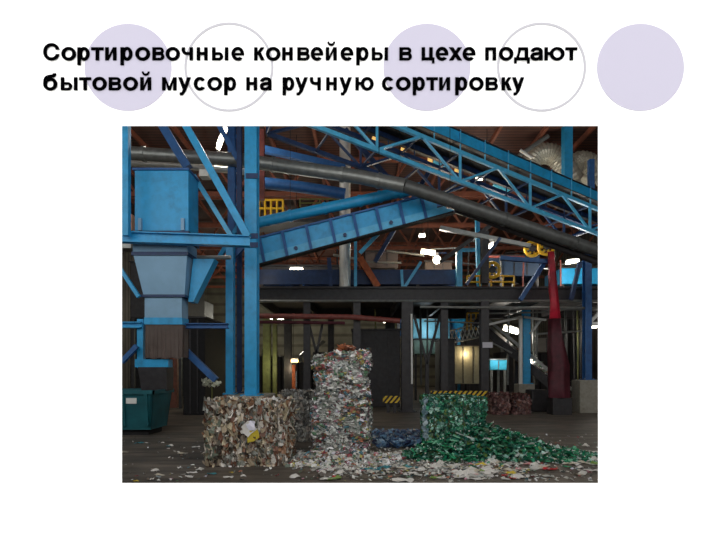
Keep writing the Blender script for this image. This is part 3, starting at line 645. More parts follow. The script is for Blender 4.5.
# red wrapped column
t=thing('wrapped_column','column wrapped in red and maroon sheeting by the sloping pipe','column',W(563,405,17.5))
def drape(pxs,Y,m,name):
    mb=MB(); n=26; vs=[]; fs=[]
    for j,(py,xa_,xb_) in enumerate(pxs):
        a=W(xa_,py,Y); b=W(xb_,py,Y); cx=(a.x+b.x)/2; rx=(b.x-a.x)/2
        for k in range(n):
            th=2*math.pi*k/n; w=1+.13*math.sin(th*5+j*.6)+.06*math.sin(th*9-j)
            vs.append((cx+rx*math.cos(th)*w,Y+.25+rx*.8*math.sin(th)*w,a.z))
    for j in range(len(pxs)-1):
        for k in range(n): fs.append((j*n+k,j*n+(k+1)%n,(j+1)*n+(k+1)%n,(j+1)*n+k))
    fs.append(tuple(range(n))); fs.append(tuple((len(pxs)-1)*n+k for k in reversed(range(n))))
    mb.add(vs,fs); mb.build(name,m,t,smooth=True)
drape([(250,551,557),(262,551,558),(275,551.5,559),(290,552,560),(300,553,561),(318,552,563)],17.5,REDT,'red_sheet')
drape([(318,552,563.5),(335,551,565),(350,551,568),(365,552,571),(380,551,571),(398,551,572)],17.5,MAROON,'maroon_sheet')
mb=MB(); a=W(553,398,17.5); b=W(572,398,17.5); mb.box((a.x,17.5,0),(b.x,18.1,a.z)); mb.build('footing',DARK,t)
# hazard barriers
def barrier(px0,px1,py0,py1,Y,lab):
    a=W(px0,py1,Y); b=W(px1,py0,Y); t=thing('hazard_barrier',lab,'barrier',((a.x+b.x)/2,Y,0))
    mb=MB(); mb.box((a.x,Y,a.z),(b.x,Y+.08,b.z)); mb.build('striped_board',HAZ,t)
    for x in (a.x+.2,b.x-.2):
        mb=MB(); mb.box((x-.06,Y+.09,0),(x+.06,Y+.2,b.z-.03)); mb.build('leg',DARK,t)
barrier(431,489,391,400,18.3,'long yellow and black striped board just behind the green bale')
barrier(383,400,396,403,18.4,'short yellow and black striped board between the stack and green bale')
# dim low bales and crate
def dimbox(px0,px1,pyt,Y,d,m,name,lab,cat):
    mb=MB(); a=W(px0,pyt,Y); b=W(px1,pyt,Y); nx,nz=10,6; vs=[]; fs=[]
    mb.box((a.x,Y,0),(b.x,Y+d,a.z)); return one(mb,name,m,lab,cat,bevel=.05)
dimbox(532,551,390,18.9,.8,DARK,'dark_crate','dark steel crate between the plinth and the wrapped column','crate')

# strips, posts and bits at the left
for px,lab in ((221,'pale green hanging strip beside the blue columns'),(225.5,'pale green hanging strip nearest the outer blue column')):
    mb=MB(); a=W(px-2,386,24); b=W(px+2,331,24); mb.box((a.x,24,a.z),(b.x,24.03,b.z)); one(mb,'hanging_strip',MINT,lab,'strip')
t=thing('timber_post','orange-brown timber post near the glowing doorway','post',W(291,400,26))
mb=MB(); a=W(288,394,26); b=W(295,365,26); mb.box((a.x,26,0),(b.x,26.4,b.z)); mb.build('shaft',ORANGE,t)
mb=MB(); a=W(205,352,21); b=W(215,321,21); mb.box((a.x,21,0),(b.x,21.3,b.z)); one(mb,'timber_post',mat('pink_brown_timber',(190,120,96),.7,var=.2),'pinkish brown timber post seen past the hopper','post')
mb=MB(); a=W(170,390,21); b=W(177,358,21); mb.box((a.x,21,0),(b.x,21.3,b.z)); one(mb,'timber_post',mat('dull_brown_timber',(120,74,58),.7,var=.2),'brown timber post seen below the rubber skirt','post')
mb=MB(); a=W(121.5,230,13.5); b=W(132,214,13.5); mb.box((a.x-1,13.5,a.z),(b.x,14.5,b.z)); one(mb,'cardboard_panel',mat('buff_board',(190,140,112),.8),'buff panel beside the hopper box at the inset edge','panel')
mb=MB(); a=W(199,176,14.2); b=W(208,169,14.2); mb.box((a.x,14.2,a.z),(b.x,14.5,b.z)); one(mb,'switch_box',SACK,'small cream switch box near the hopper top corner','switch box')
mb=MB(); a=W(120,248,13.5); b=W(131,243,13.5); mb.box((a.x-1,13.5,a.z),(b.x,14,b.z)); one(mb,'switch_box',GREY,'small grey box below the long beam at the inset edge','switch box')
# dark storage racking / block on the deep left
cabinet(183,205,318,400,17.5,3,BLACK,'dark_enclosure','black machine enclosure between hopper and columns','machine',2,0)
cabinet(352,400,330,396,21.5,2.5,DARK,'dark_enclosure','dark machine enclosure beside the tall bale stack','machine',3,0)
cabinet(440,455,340,388,22.5,1.5,DARK,'dark_enclosure','dark cupboard under the gallery by the cabin','machine',1,0)
cabinet(130,182,262,318,20.5,3,DARK,'dark_enclosure','dark machine housing behind the pale funnel','machine',2,1)
cabinet(262,345,266,288,22,2.5,DARK,'dark_enclosure','long dark housing on the gallery behind the conveyor','machine',5,1,zb=GZ)
cabinet(488,540,256,276,22.5,2,mat('slate_blue_housing',(44,66,92),.55),'upper_machine','slate blue machine on the gallery behind the red sheet','machine',3,1,zb=GZ)
cabinet(561,604,268,284,22.5,2,BLUE,'upper_machine','blue machine high at the inset edge beyond the red sheet','machine',2,1,zb=GZ)
cabinet(365,398,252,268,23,2,mat('brown_grey_housing',(70,60,58),.6),'upper_machine','brown-grey housing above the navy conveyor','machine',2,1,zb=GZ)
cabinet(425,452,262,284,22.8,1.5,mat('brown_grey_housing2',(78,64,56),.6),'upper_machine','brownish housing on the gallery under the round lamp','machine',2,1,zb=GZ)
mb=MB(); mb.tube([W(434,160,20.6),W(446,165,20.6)],.26,12); _sm(one(mb,'blue_motor',BLUE2,'small pale blue motor seen through the truss','motor',smooth=True))
mb=MB(); mb.tube([W(495,182,21),W(510,190,21)],.3,12); _sm(one(mb,'blue_motor',CYAN,'bright blue motor under the truss near its lower end','motor',smooth=True))
member(360,258,378,287,19.5,6,'orange_strut',ORANGE,'short orange strut left of the tiny upright','strut')
for i,(a,b,c,d,w,lab) in enumerate([(488,309,600,310,1.3,'uppermost of the thin grey pipes under the gallery beyond the sign column'),(488,313.5,552,312,1.6,'thin grey pipe just above the white bars under the gallery'),(424,321,480,323,1.5,'thin grey pipe low between the V brace and the sign column'),(536,334,584,331,2.2,'pale grey pipe passing behind the maroon sheet'),(492,343,512,353,1.6,'short grey pipe dropping past the small sign')]):
    member(a,b,c,d,19.6+i*.25,w,'thin_pipe',GREY,lab,'pipe',section='tube')
cabinet(533,560,338,352,28,1.5,mat('dim_grey_cladding',(96,92,88),.7),'duct_housing','dim grey housing behind the white pole and maroon sheet','machine',1,1)
for a,b,c,d,lab in ((258,286,356,393,'dark machine block low at the far end beside the olive columns'),(296,312,362,393,'dark machine block low at the far end behind the V brace'),(313,352,352,393,'taller dark machine block at the far end behind the stack'),(441,490,330,393,'dark machine block at the far end behind the pale cabin'),(500,548,352,393,'dark machine block at the far end behind the feed conveyor'),(562,606,318,393,'dark machine block at the far end by the inset edge'),(130,204,300,395,'dark machine block at the far end below the hopper')):
    p0=W(a,c,36 if a!=130 else 31); p1=W(b,0,p0.y); t=thing('far_machine',lab,'machine',((p0.x+p1.x)/2,p0.y,0)); mb=MB(); mb.box((p0.x,p0.y,0),(p1.x,p0.y+2,p0.z)); mb.build('casing',DARK,t,bevel=.05)
    for k in range(3): mb=MB(); x=p0.x+(p1.x-p0.x)*(k+.5)/3; mb.box((x-.06,p0.y-.06,.1),(x+.06,p0.y,p0.z-.1)); mb.build('seam_rib',BLACK,t)
    mb=MB(); mb.tube([(p0.x+.3,p0.y+.5,p0.z),(p0.x+.3,p0.y+.5,p0.z+.5),(p0.x+.8,p0.y+.5,p0.z+.9)],.14,8); mb.build('outlet_pipe',GREY,t)
# leaning lattice bits
for i,(a,b,c,d,Y,w,m,lab) in enumerate([(345,130,420,215,19,5,NAVY,'navy diagonal behind the silver duct'),(430,170,375,262,19.5,4,NAVY,'navy diagonal behind the box conveyor end'),
   (505,215,440,262,18.5,3.5,DARK,'dark diagonal under the sloping pipes'),(262,130,262,200,17,5,RUST,'red-brown upright just behind the tall blue column'),
   (440,228,530,246,18.2,4,GREY,'grey pipe end running under the sloping pipes'),(500,258,552,262,18,4,DULL,'level dull blue bar behind the red sheet'),
   (520,300,545,262,18.4,4,DULL,'dull blue strut left of the red sheet'),(571,300,580,262,18.6,3.5,NAVY,'navy strut between the red sheet and the end column')]):
    member(a,b,c,d,Y,w,'steel_strut',m,lab,'strut')
rc_=random.Random(31)
for k in range(26):
    px=rc_.uniform(264,470) if k<15 else rc_.uniform(486,590); py=rc_.uniform(240,284); L_=rc_.uniform(14,46); Y_=rc_.uniform(20.3,24.5)
    m_=rc_.choice([DARK,RUST,GREY,DARK,NAVY,DGREY]); v_=rc_.random()<.4
    a_=(px,py,px+(rc_.uniform(-3,3) if v_ else L_),(287 if v_ else py+rc_.uniform(-3,5)))
    member(*a_,Y_,rc_.uniform(1.2,2.6),'service_pipe',m_,'thin service pipe among the machines above the gallery floor' if not v_ else 'thin upright service pipe among the machines above the gallery floor','pipe','level service pipes above the gallery' if not v_ else 'upright service pipes above the gallery',section='tube')
for k in range(16):
    px=rc_.uniform(370,475) if k<8 else rc_.uniform(490,590); Y_=rc_.uniform(21,26)
    member(px,309,px+rc_.uniform(-2,2),385,Y_,rc_.uniform(1.2,2.4),'service_pipe',rc_.choice([DARK,GREY,DGREY,OLIVE]),'thin upright service pipe in the dim space under the gallery','pipe','upright service pipes under the gallery',section='tube')
# curved foil ducts
def foil(pts,Y,r,lab):
    P=[W(a,b,Y) for a,b in pts]; Q=[]; n=10
    for i in range(len(P)-1):
        p0=P[max(i-1,0)];p1=P[i];p2=P[i+1];p3=P[min(i+2,len(P)-1)]
        for k in range(n):
            u=k/n; Q.append(.5*((2*p1)+(-p0+p2)*u+(2*p0-5*p1+4*p2-p3)*u*u+(-p0+3*p1-3*p2+p3)*u**3))
    Q.append(P[-1]); mb=MB(); mb.tube(Q,[r*(1+.09*(i%2)) for i in range(len(Q))],16); return one(mb,'foil_duct',FOIL,lab,'duct')
foil([(528,168),(536,156),(550,154),(562,163),(575,182),(580,196)],21.0,.42,'crumpled foil duct curving down behind the truss side board')
foil([(572,168),(580,162),(592,166),(606,178)],21.9,.46,'shiny foil duct bending off at the inset edge')
foil([(586,182),(593,176),(606,182)],20.2,.24,'small bright foil elbow under the larger foil duct')
pipe([(502,168,20),(530,148,20),(548,136,20)],2.2,'thin_rod',GREY,'thin grey rod leaning above the side board')
pipe([(520,150,19.8),(532,158,19.8)],1.5,'thin_rod',WHITE,'short white rod crossing above the side board')

# ------------------------------------------------------------------ lamps
GLOW=mat('lamp_glow',(255,244,220),.4,var=0,emit=9.0)
GLOWW=mat('warm_lamp_glow',(255,205,120),.4,var=0,emit=7.0)
def lamp_light(p,power,col,size=.5,kind='POINT',rot=None):
    l=bpy.data.lights.new('lamp_light',kind); l.energy=power; l.color=col
    if kind=='POINT': l.shadow_soft_size=size
    else: l.size=size
    o=bpy.data.objects.new('lamp_light',l); COL.objects.link(o); o.location=p
    if rot: o.rotation_euler=rot
    return o
WARM=(1,.78,.5); COOL=(.8,.93,1); NEUT=(1,.95,.85)
def tube_lamp(a,b,Y,wpx,lab,power=40,col=NEUT,g=GLOW,hang=None):
    A,B=W(*a,Y),W(*b,Y); t=thing('fluorescent_lamp',lab,'lamp',(A+B)/2,'ceiling and work lamps')
    mb=MB(); r=max(.03,S(wpx,Y)/2); mb.tube([A,B],r,10); mb.build('glowing_tube',g,t)
    mb=MB(); u=Vector((0,0,r+.04)); mb.bar(A+u,B+u,r*3,.06); mb.build('fitting',WHITE,t)
    M_=(A+B)/2; mb=MB(); mb.tube([M_+u,Vector((M_.x,M_.y,ROOF if (M_.z>GZ or M_.y>25.2) else gz))],.012,5); mb.build('hanging_rod',BLACK,t)
    lamp_light(M_-Vector((0,.25,r+.3)),power,col,.25); return t
tube_lamp((218,149),(226,128),17,4,'bright tube lamp slanting near the roof beside the blue columns',240)
tube_lamp((421,252),(435,254),21,3,'warm bright tube lamp behind the conveyor end',160,WARM)
tube_lamp((419,236),(425,236),25,2.2,'tiny bright lamp above the warm tube lamp',60)
tube_lamp((481,251),(493,245),20.5,3.2,'slanting bright lamp left of the yellow wheels',160)
tube_lamp((290,270),(303,270),21,2.4,'flat bright lamp on the long dark housing',70)
tube_lamp((504,328),(518,332),25,5,'broad white lamp under the gallery by the white pole',130)
tube_lamp((289,361),(298,361),25,2.6,'warm flat lamp beside the timber post',60,WARM,GLOWW)
tube_lamp((566,263),(579,261),21,2.6,'bright lamp behind the red sheet near the end column',150)
tube_lamp((476,179),(482,179),24,2.5,'small lamp seen through the truss',30)
tube_lamp((592,327),(604,325),22,3,'white lamp at the inset edge under the gallery',60)
for px,py,Y,r,lab,pw in ((437,260,21,4,'round glowing lamp beside the warm tube lamp',90),(256,272,19,1.6,'tiny round lamp beside the tall blue column',8),(531,361,22,1.8,'tiny bright bulb beside the blue column on its plinth',12),(203,333,20,1.2,'tiny warm bulb past the hopper',6),(552,268,19,2,'small warm bulb left of the red sheet',18),(516,176,27,1.5,'tiny lamp beyond the blue motor',8)):
    p=W(px,py,Y); t=thing('bulb_lamp',lab,'lamp',p,'ceiling and work lamps'); mb=MB(); rr=S(r,Y)
    n=10; pts=[p+Vector((0,0,rr*math.cos(math.pi*k/8))) for k in range(9)]; mb.tube(pts,[max(.004,rr*math.sin(math.pi*k/8)) for k in range(9)],12); mb.build('bulb',GLOW if r>1.7 else GLOWW,t)
    mb=MB(); mb.tube([p+Vector((0,0,rr)),p+Vector((0,0,rr+.15))],rr*.4+.01,8); mb.build('holder',DARK,t)
    lamp_light(p-Vector((0,rr+.15,0)),pw,NEUT,rr)
for px,py in ((403,151),(430,160),(457,169),(374,141)):
    p=W(px,py,20.3); t=thing('pendant_lamp',{403:'golden pendant lamp seen in the first truss bay',430:'golden pendant lamp just before the second truss upright',457:'golden pendant lamp beside the second truss upright',374:'golden pendant lamp beside the first truss upright'}[px],'lamp',p,'golden pendant lamps')
    mb=MB(); mb.tube([p+Vector((0,0,-.2)),p+Vector((0,0,.1)),p+Vector((0,0,.25))],[.11,.1,.04],12); mb.build('shade',mat('brass_lamp',(240,190,110),.4,var=.05,emit=.9),t)
    mb=MB(); mb.tube([p+Vector((0,0,.25)),(p.x,p.y,ROOF-.2)],.012,6); mb.build('hanging_cable',BLACK,t)
for xx,yy,zz,lab in ((-7,41,6.2,'added fill strip lamp hanging deep behind the gallery beside the olive columns'),(3,42,6.0,'added fill strip lamp hanging deep behind the gallery beyond the cyan machine'),(-13,38,7,'added fill strip lamp hanging deep behind the hopper')):  # strip lamps added deep in the hall to lighten the back wall
    t=thing('fill_strip_lamp',lab,'lamp',(xx,yy,zz),'ceiling and work lamps'); mb=MB(); mb.box((xx-.9,yy-.06,zz),(xx+.9,yy+.06,zz+.06)); mb.build('glowing_tube',GLOW,t)
    for sx_ in (-.7,.7): mb=MB(); mb.tube([(xx+sx_,yy,zz+.06),(xx+sx_,yy,ROOF)],.012,5); mb.build('hanging_rod',BLACK,t)
    lamp_light((xx,yy+.2,zz-.3),{-7:800,3:170,-13:120}[xx],(1,.97,.82),.5)
# warm wash on cabin
p=W(466,354,24.75); lamp_light(p,22,WARM,.08)
p=W(428,330,25.8); lamp_light(p,24,COOL,.3)
p=W(270,365,24); lamp_light(p,22,(1,1,.6),.2)
p=W(223,350,23.5); lamp_light(p,25,(.8,1,.85),.15)
p=W(498,358,25.5); lamp_light(p,9,COOL,.2)
p=W(580,280,23); lamp_light(p,28,NEUT,.2)
p=W(210,318,20.5); lamp_light(p,25,WARM,.2)

# ------------------------------------------------------------------ bales
PLASTIC=attr_mat('compressed_plastic',.42,.5)
def pal(*a): return [s2l(c) for c in a]
P_BROWN=pal((150,112,84),(178,160,134),(205,198,186),(120,84,66),(96,74,60),(166,168,160),(222,216,206),(126,84,64),(84,78,66),(214,204,190),(176,160,140),(190,176,146),(110,120,104),(60,52,46))
P_MIX=pal((206,208,202),(180,184,178),(224,222,216),(150,154,148),(128,130,124),(214,212,206),(190,192,184),(160,166,156),(232,230,226),(120,132,118),(98,136,104),(150,70,76),(184,174,104),(72,122,134),(176,116,92),(140,124,110),(216,214,224),(60,64,62),(228,232,224),(150,160,162),(190,136,150),(236,236,232),(90,92,88))
P_LIT=P_MIX+pal((236,234,228),(226,222,214),(240,240,238),(214,210,200),(206,202,190),(232,226,214))
P_GREY=pal((140,140,136),(112,114,110),(170,168,160),(92,90,86),(130,128,118),(150,140,130),(78,78,76))
P_GREEN=pal((176,214,200),(26,104,84),(20,92,78),(34,124,86),(18,70,52),(60,150,112),(20,84,64),(104,176,140),(14,54,40),(40,104,70),(150,196,182),(96,120,60),(60,84,60),(24,110,90))
P_RED=pal((96,62,60),(120,84,80),(78,56,54),(140,110,104),(64,48,46),(104,70,58))
P_BLUE=pal((150,176,196),(104,140,170),(70,104,140),(92,128,160),(52,78,110),(130,156,176),(70,74,106),(96,96,110))
def patch(mb,c,nrm,size,col,rr,asp=1.0,crush=.35,upb=None):
    nrm=nrm.normalized(); u=Vector((0,0,1)) if abs(nrm.z)<.8 else Vector((1,0,0))
    a=nrm.cross(u).normalized(); b=a.cross(nrm).normalized()
    th=rr.uniform(0,math.pi*2) if upb is None else rr.gauss(0,upb)
    a,b=a*math.cos(th)+b*math.sin(th),b*math.cos(th)-a*math.sin(th)
    vs=[]
    for j in range(3):
        for i in range(3):
            vs.append(c+a*((i-1)*size*.5*rr.uniform(.7,1.15))+b*((j-1)*size*.5*asp*rr.uniform(.7,1.15))+nrm*(rr.uniform(-crush,crush)*size*.6))
    fs=[(0,1,4,3),(1,2,5,4),(3,4,7,6),(4,5,8,7)]
    k=rr.uniform(.7,1.3); col=tuple(min(1,v*k) for v in col)
    mb.add(vs,fs,col)
def bale(w,d,h,P,seed,n=2600,size=.1,asp=1.6,upb=None,bulge=.04,slope=0):
    rr=random.Random(seed); mb=MB(); st=.09
    def surf(face,u,v):
        if face=='f': p=Vector((-w/2+u*w,-d/2,v*h)); nn=Vector((0,-1,0))
        elif face=='b': p=Vector((w/2-u*w,d/2,v*h)); nn=Vector((0,1,0))
        elif face=='l': p=Vector((-w/2,d/2-u*d,v*h)); nn=Vector((-1,0,0))
        elif face=='r': p=Vector((w/2,-d/2+u*d,v*h)); nn=Vector((1,0,0))
        else: p=Vector((-w/2+u*w,-d/2+v*d,h)); nn=Vector((0,0,1))
        q=p.copy()
        fx=1-abs(2*p.x/w)**6*.04; fy=1-abs(2*p.y/d)**6*.04
        q.x*=fy*.98; q.y*=fx*.98
        k=noise.noise(p*2.6+Vector((seed,0,0)))*bulge*1.6+noise.noise(p*8+Vector((0,seed,0)))*bulge*.9
        q+=Vector((p.x/w,p.y/d,(p.z/h-.4)*.6))*k*1.8
        if slope: q.z*=1-slope*max(0,-(p.x)/(w/2)-.05)-.02*math.sin(p.x*5+1)
        if q.z<0: q.z=0
        return q,nn
    dims={'f':(w,h),'b':(w,h),'l':(d,h),'r':(d,h),'t':(w,d)}
    for face,(a,b) in dims.items():
        nu=max(2,int(a/st)); nv=max(2,int(b/st)); base=len(mb.v)
        vs=[surf(face,i/nu,j/nv)[0] for j in range(nv+1) for i in range(nu+1)]
        mb.v.extend(tuple(v) for v in vs)
        for j in range(nv):
            for i in range(nu):
                mb.f.append((base+j*(nu+1)+i,base+j*(nu+1)+i+1,base+(j+1)*(nu+1)+i+1,base+(j+1)*(nu+1)+i)); c=rr.choice(P); mb.c.append(tuple(v*.4 for v in c)); mb.mi.append(0)
    tot={'f':.34,'l':.2,'r':.2,'t':.2,'b':.06}
    for face,fr in tot.items():
        for _ in range(int(n*fr)):
            u,v=rr.random(),rr.random(); q,nn=surf(face,u,v)
            nn=(nn+Vector((rr.gauss(0,.4),rr.gauss(0,.4),rr.gauss(0,.4)))).normalized()
            s=size*rr.choice((.4,.6,.8,1,1.3))
            kk=noise.noise(q*3+Vector((seed*3,1,2)))
            ii=int((kk+.6)*len(P)*1.1+rr.gauss(0,2.5))%len(P)
            c=q+nn*rr.uniform(-.01,.035)
            if c.z<.03: c.z=.03
            patch(mb,c,nn,s,P[ii],rr,asp,upb=upb)
    for i,v in enumerate(mb.v):
        if v[2]<.003: mb.v[i]=(v[0],v[1],.003)
    return mb
WIRE=mat('baling_wire',(110,104,98),.4,metal=.8)
def put_bale(name,label,x,y,z,w,d,h,P,seed,rot=0,group=None,wires=4,horizontal=False,**k):
    t=thing(name,label,'bale',(0,0,0),group)
    mb=bale(w,d,h,P,seed,**k); mb.build('compressed_block',PLASTIC,t)
    for i in range(wires):
        m2=MB(); f=(i+.5)/wires
        if horizontal: zz=h*f; pts=[(-w/2-.03,-d/2-.03,zz),(w/2+.03,-d/2-.03,zz),(w/2+.03,d/2+.03,zz),(-w/2-.03,d/2+.03,zz),(-w/2-.03,-d/2-.03,zz)]
        else: xx=-w/2+w*f; pts=[(xx,-d/2-.03,.02),(xx,-d/2-.03,h+.03),(xx,d/2+.03,h+.03),(xx,d/2+.03,.02)]
        m2.tube(pts,.006,5); m2.build('baling_wire',WIRE,t)
    t.location=(x,y,z); t.rotation_euler=(0,0,rot); return t
bx=W(245,0,7.95).x
b1=put_bale('waste_bale','brown and beige film bale standing nearest, with a yellow printed bag',bx,8.5,0,1.36,1.1,1.03,P_BROWN,3,rot=math.radians(4),group='waste bales on the hall floor',n=5200,size=.062,asp=3.2,upb=.3,wires=4)
mb=MB(); rr=random.Random(5)
for (dx,dz,c,s) in ((.02,.62,(238,234,226),.22),(.10,.55,(232,206,60),.2),(.07,.70,(226,224,236),.16)):
    patch(mb,Vector((dx,-.62,dz)),Vector((0,-1,.1)),s,s2l(c),rr,1,.12)
o=mb.build('printed_bag',PLASTIC); o.parent=b1
mb=MB()
for k in range(26): patch(mb,Vector((-.15+rr.uniform(0,.75),rr.uniform(-.5,.1),1.06+rr.uniform(0,.04))),Vector((rr.gauss(0,.3),rr.gauss(0,.3),1)),.2,s2l((226,224,218)),rr,.6,.25)
o=mb.build('white_film',PLASTIC); o.parent=b1
sx=W(341.5,0,9).x
put_bale('waste_bale','mixed colour plastic bale at the bottom of the tall stack',sx,9.55,0,1.06,1.0,1.02,P_MIX,11,rot=math.radians(-3),group='waste bales on the hall floor',n=4600,size=.09,asp=.55,upb=.35,wires=4,horizontal=True)
put_bale('waste_bale','mixed colour plastic bale on top of the tall stack',sx-.02,9.55,1.02,1.02,1.0,.98,P_MIX,23,rot=math.radians(2),group='waste bales on the hall floor',n=4600,size=.09,asp=.55,upb=.35,wires=4,horizontal=True,bulge=.08,slope=.16)
put_bale('waste_bale','grey film bale standing between the brown bale and the stack',W(303,0,11).x,11.3,0,1.0,1.1,1.1,P_GREY,31,rot=math.radians(3),group='waste bales on the hall floor',n=2200,size=.1,asp=1.4,upb=.5)
gx=W(458,0,9.2).x
g1=put_bale('waste_bale','dark green bottle bale with loose green bottles spilling from it',gx,9.85,0,1.16,1.1,1.06,P_GREEN,41,rot=math.radians(-2),group='waste bales on the hall floor',n=6000,size=.06,asp=1.2)
mb=MB()
for k in range(45): patch(mb,Vector((-.6+rr.uniform(-.03,.04),rr.uniform(-.58,-.3),rr.uniform(.25,1.05))),Vector((-1,-.6,rr.gauss(0,.3))),.08,s2l(rr.choice([(190,206,212),(150,172,184),(110,140,150)])),rr,1.6,.3)
o=mb.build('pale_wrap',PLASTIC); o.parent=g1
for px,lab in ((500,'low reddish-brown bale behind the green heap, nearer the sign column'),(519,'low reddish-brown bale in front of the dark crate')):
    put_bale('low_bale',lab,W(px,0,17.8).x+(.04 if px==519 else -.04),18.0,0,.56,.8,.72,P_RED,px,group='low reddish bales',n=700,size=.12,wires=3)
mb=MB(); rr=random.Random(8)
for k in range(30): patch(mb,Vector((sx+.08+rr.uniform(-.14,.14),9.3+rr.uniform(-.15,.2),2.03+rr.uniform(0,.09))),Vector((rr.gauss(0,.5),-.6,1)),.13,s2l(rr.choice([(160,92,56),(130,74,48)])),rr,.7,.3)
one(mb,'orange_rag',PLASTIC,'crumpled orange-brown rag lying on top of the tall stack','rag')
# ------------------------------------------------------------------ heap, bottles and litter
def heap_h(x,y):
    h=0
    dx=(x-(gx+.5)); dy=(y-9.15)
    r=math.hypot(dx/(1.75 if dx>0 else .9),dy/.85); h=max(h,.62*max(0,1-r)**.9)
    dx=(x-(gx-.15)); dy=(y-8.95); r=math.hypot(dx/1.0,dy/.7); h=max(h,.5*max(0,1-r))
    dx=(x-(gx+1.6)); dy=(y-9.0); r=math.hypot(dx/1.1,dy/.8); h=max(h,.2*max(0,1-r))
    return h
mb=MB(); rr=random.Random(77)
n=0
while n<5200:
    x=rr.uniform(gx-1.3,gx+2.6); y=rr.uniform(8.0,10.1); h=heap_h(x,y)
    if h<.02 : continue
    n+=1; patch(mb,Vector((x,y,max(.02,h-.05+rr.uniform(-.05,.03)))),Vector((rr.gauss(0,.6),rr.gauss(-.3,.6),1)),rr.uniform(.03,.085),rr.choice(P_GREEN),rr,1.5,.4)
for i,v in enumerate(mb.v):
    if v[2]<.003: mb.v[i]=(v[0],v[1],.003)
o=one(mb,'bottle_heap',PLASTIC,'spilled heap of crushed green bottles around the green bale','heap'); o['kind']='stuff'
mb=MB(); n=0
while n<1100:                                            # film heap, blue
    x=rr.uniform(W(374,0,11.5).x,W(432,0,11.5).x); y=rr.uniform(9.9,12.2); 
    f=(x-W(374,0,11.5).x)/1.4; h=.08+.13*f*max(0,1-abs(y-11)/1.4)
    n+=1; patch(mb,Vector((x,y,rr.uniform(.02,h))),Vector((rr.gauss(0,.6),rr.gauss(-.3,.6),1)),rr.uniform(.05,.14),rr.choice(P_BLUE),rr,1.8,.3)
for i,v in enumerate(mb.v):
    if v[2]<.003: mb.v[i]=(v[0],v[1],.003)
o=one(mb,'film_heap',PLASTIC,'low heap of torn blue film between the stack and the green bale','heap'); o['kind']='stuff'
# bottle prototypes: crushed body with neck and cap
def bottle_mesh(seed,col,cap):
    rr=random.Random(seed); mb=MB(); L=.26; prof=[(0,.0),(.005,.03),(.02,.037),(.08,.036),(.10,.033),(.12,.037),(.18,.036),(.205,.026),(.23,.014),(.245,.013)]
    n=10; pts=[Vector((z-.12,.012*math.sin(z*22+seed),0)) for z,r in prof]; b=len(mb.v); mb.tube(pts,[max(r,.001) for z,r in prof],n)
    for i in range(b,len(mb.v)):
        v=Vector(mb.v[i]); k=noise.noise(v*18+Vector((seed*5,0,0)))
        v.z=v.z*(.5+.2*k); v.y*=1.15; v+=Vector((0,0,1))*k*.01; mb.v[i]=tuple(v+Vector((0,0,.022)))
    mb.c=[col]*len(mb.f); c0=len(mb.f)
    mb.tube([(.122,.0,.022),(.14,.0,.022)],.016,8); mb.c[c0:]=[cap]*(len(mb.f)-c0)
    me=mb.mesh('bottle'); me.materials.append(BOT); return me
BOT=attr_mat('bottle_plastic',.22,.6)
cols=[((22,112,78),'dark green'),((52,150,104),'mid green'),((120,186,150),'pale green'),((18,78,58),'deep green'),((196,206,200),'clear')]
protos=[(bottle_mesh(i*3+1,s2l(c),s2l((230,230,224) if i%2 else (40,120,80))),nm) for i,(c,nm) in enumerate(cols)]
def proj(p): return (CX+F*p.x/p.y, HY-F*(p.z-EYE)/p.y)
cnt=0; rr=random.Random(99)
while cnt<270:
    x=rr.uniform(gx-1.2,gx+2.6); y=rr.uniform(7.9,9.6); h=heap_h(x,y)
    if h<.01 and rr.random()>.08: continue
    if abs(x-gx)<.62 and y>9.3: continue
    i=rr.choices(range(5),(5,5,2,4,1.3))[0]; me,nm=protos[i]
    o=bpy.data.objects.new('crushed_bottle',me); COL.objects.link(o)
    s=rr.uniform(.55,.85); o.scale=(s,s,s); o.location=(x,y,max(.0,h-.015)); o.rotation_euler=(rr.gauss(0,.25) if h>.05 else 0,rr.gauss(0,.35) if h>.05 else 0,rr.uniform(0,6.28))
    if h>.05: tag(o,'crushed %s plastic bottle lying on the green heap'%nm,'bottle','green bottles on the heap')
    else: tag(o,'crushed %s plastic bottle on the floor at the edge of the green heap'%nm,'bottle','bottles on the floor by the heap')
    cnt+=1
# litter scraps
SC_COL=[((222,218,210),'white'),((190,188,180),'light grey'),((206,196,176),'cream'),((140,170,90),'lime green'),((196,48,52),'red'),((70,140,150),'teal'),((218,192,70),'yellow'),((214,150,150),'pink'),((120,112,104),'grey-brown')]
def scrap_mesh(seed,col):
    rr=random.Random(seed); mb=MB(); n=4; a=.08; b=.05
    vs=[]; 
    for j in range(n):
        for i in range(n):
            e=1-.25*((i in (0,n-1)) and (j in (0,n-1)))
            vs.append(Vector(((i/(n-1)-.5)*2*a*e*rr.uniform(.8,1.2),(j/(n-1)-.5)*2*b*e*rr.uniform(.8,1.2),.004+abs(rr.gauss(0,.016)))))
    m=len(vs); vs2=[v-Vector((0,0,.003)) for v in vs]
    fs=[(j*n+i,j*n+i+1,(j+1)*n+i+1,(j+1)*n+i) for j in range(n-1) for i in range(n-1)]
    mb.add(vs+vs2,fs+[tuple(k+m for k in reversed(f)) for f in fs],col); me=mb.mesh('scrap'); me.materials.append(PLASTIC); return me
SCR=[[scrap_mesh(i*7+k,s2l(c)) for k in range(3)] for i,(c,nm) in enumerate(SC_COL)]
def zone(px,py):
    if px<300: return 'on the bare floor around the brown bale'
    if px<415: return 'on the floor in front of the tall stack'
    if px<535: return 'on the floor in front of the green heap'
    return 'on the bare floor beyond the green heap'
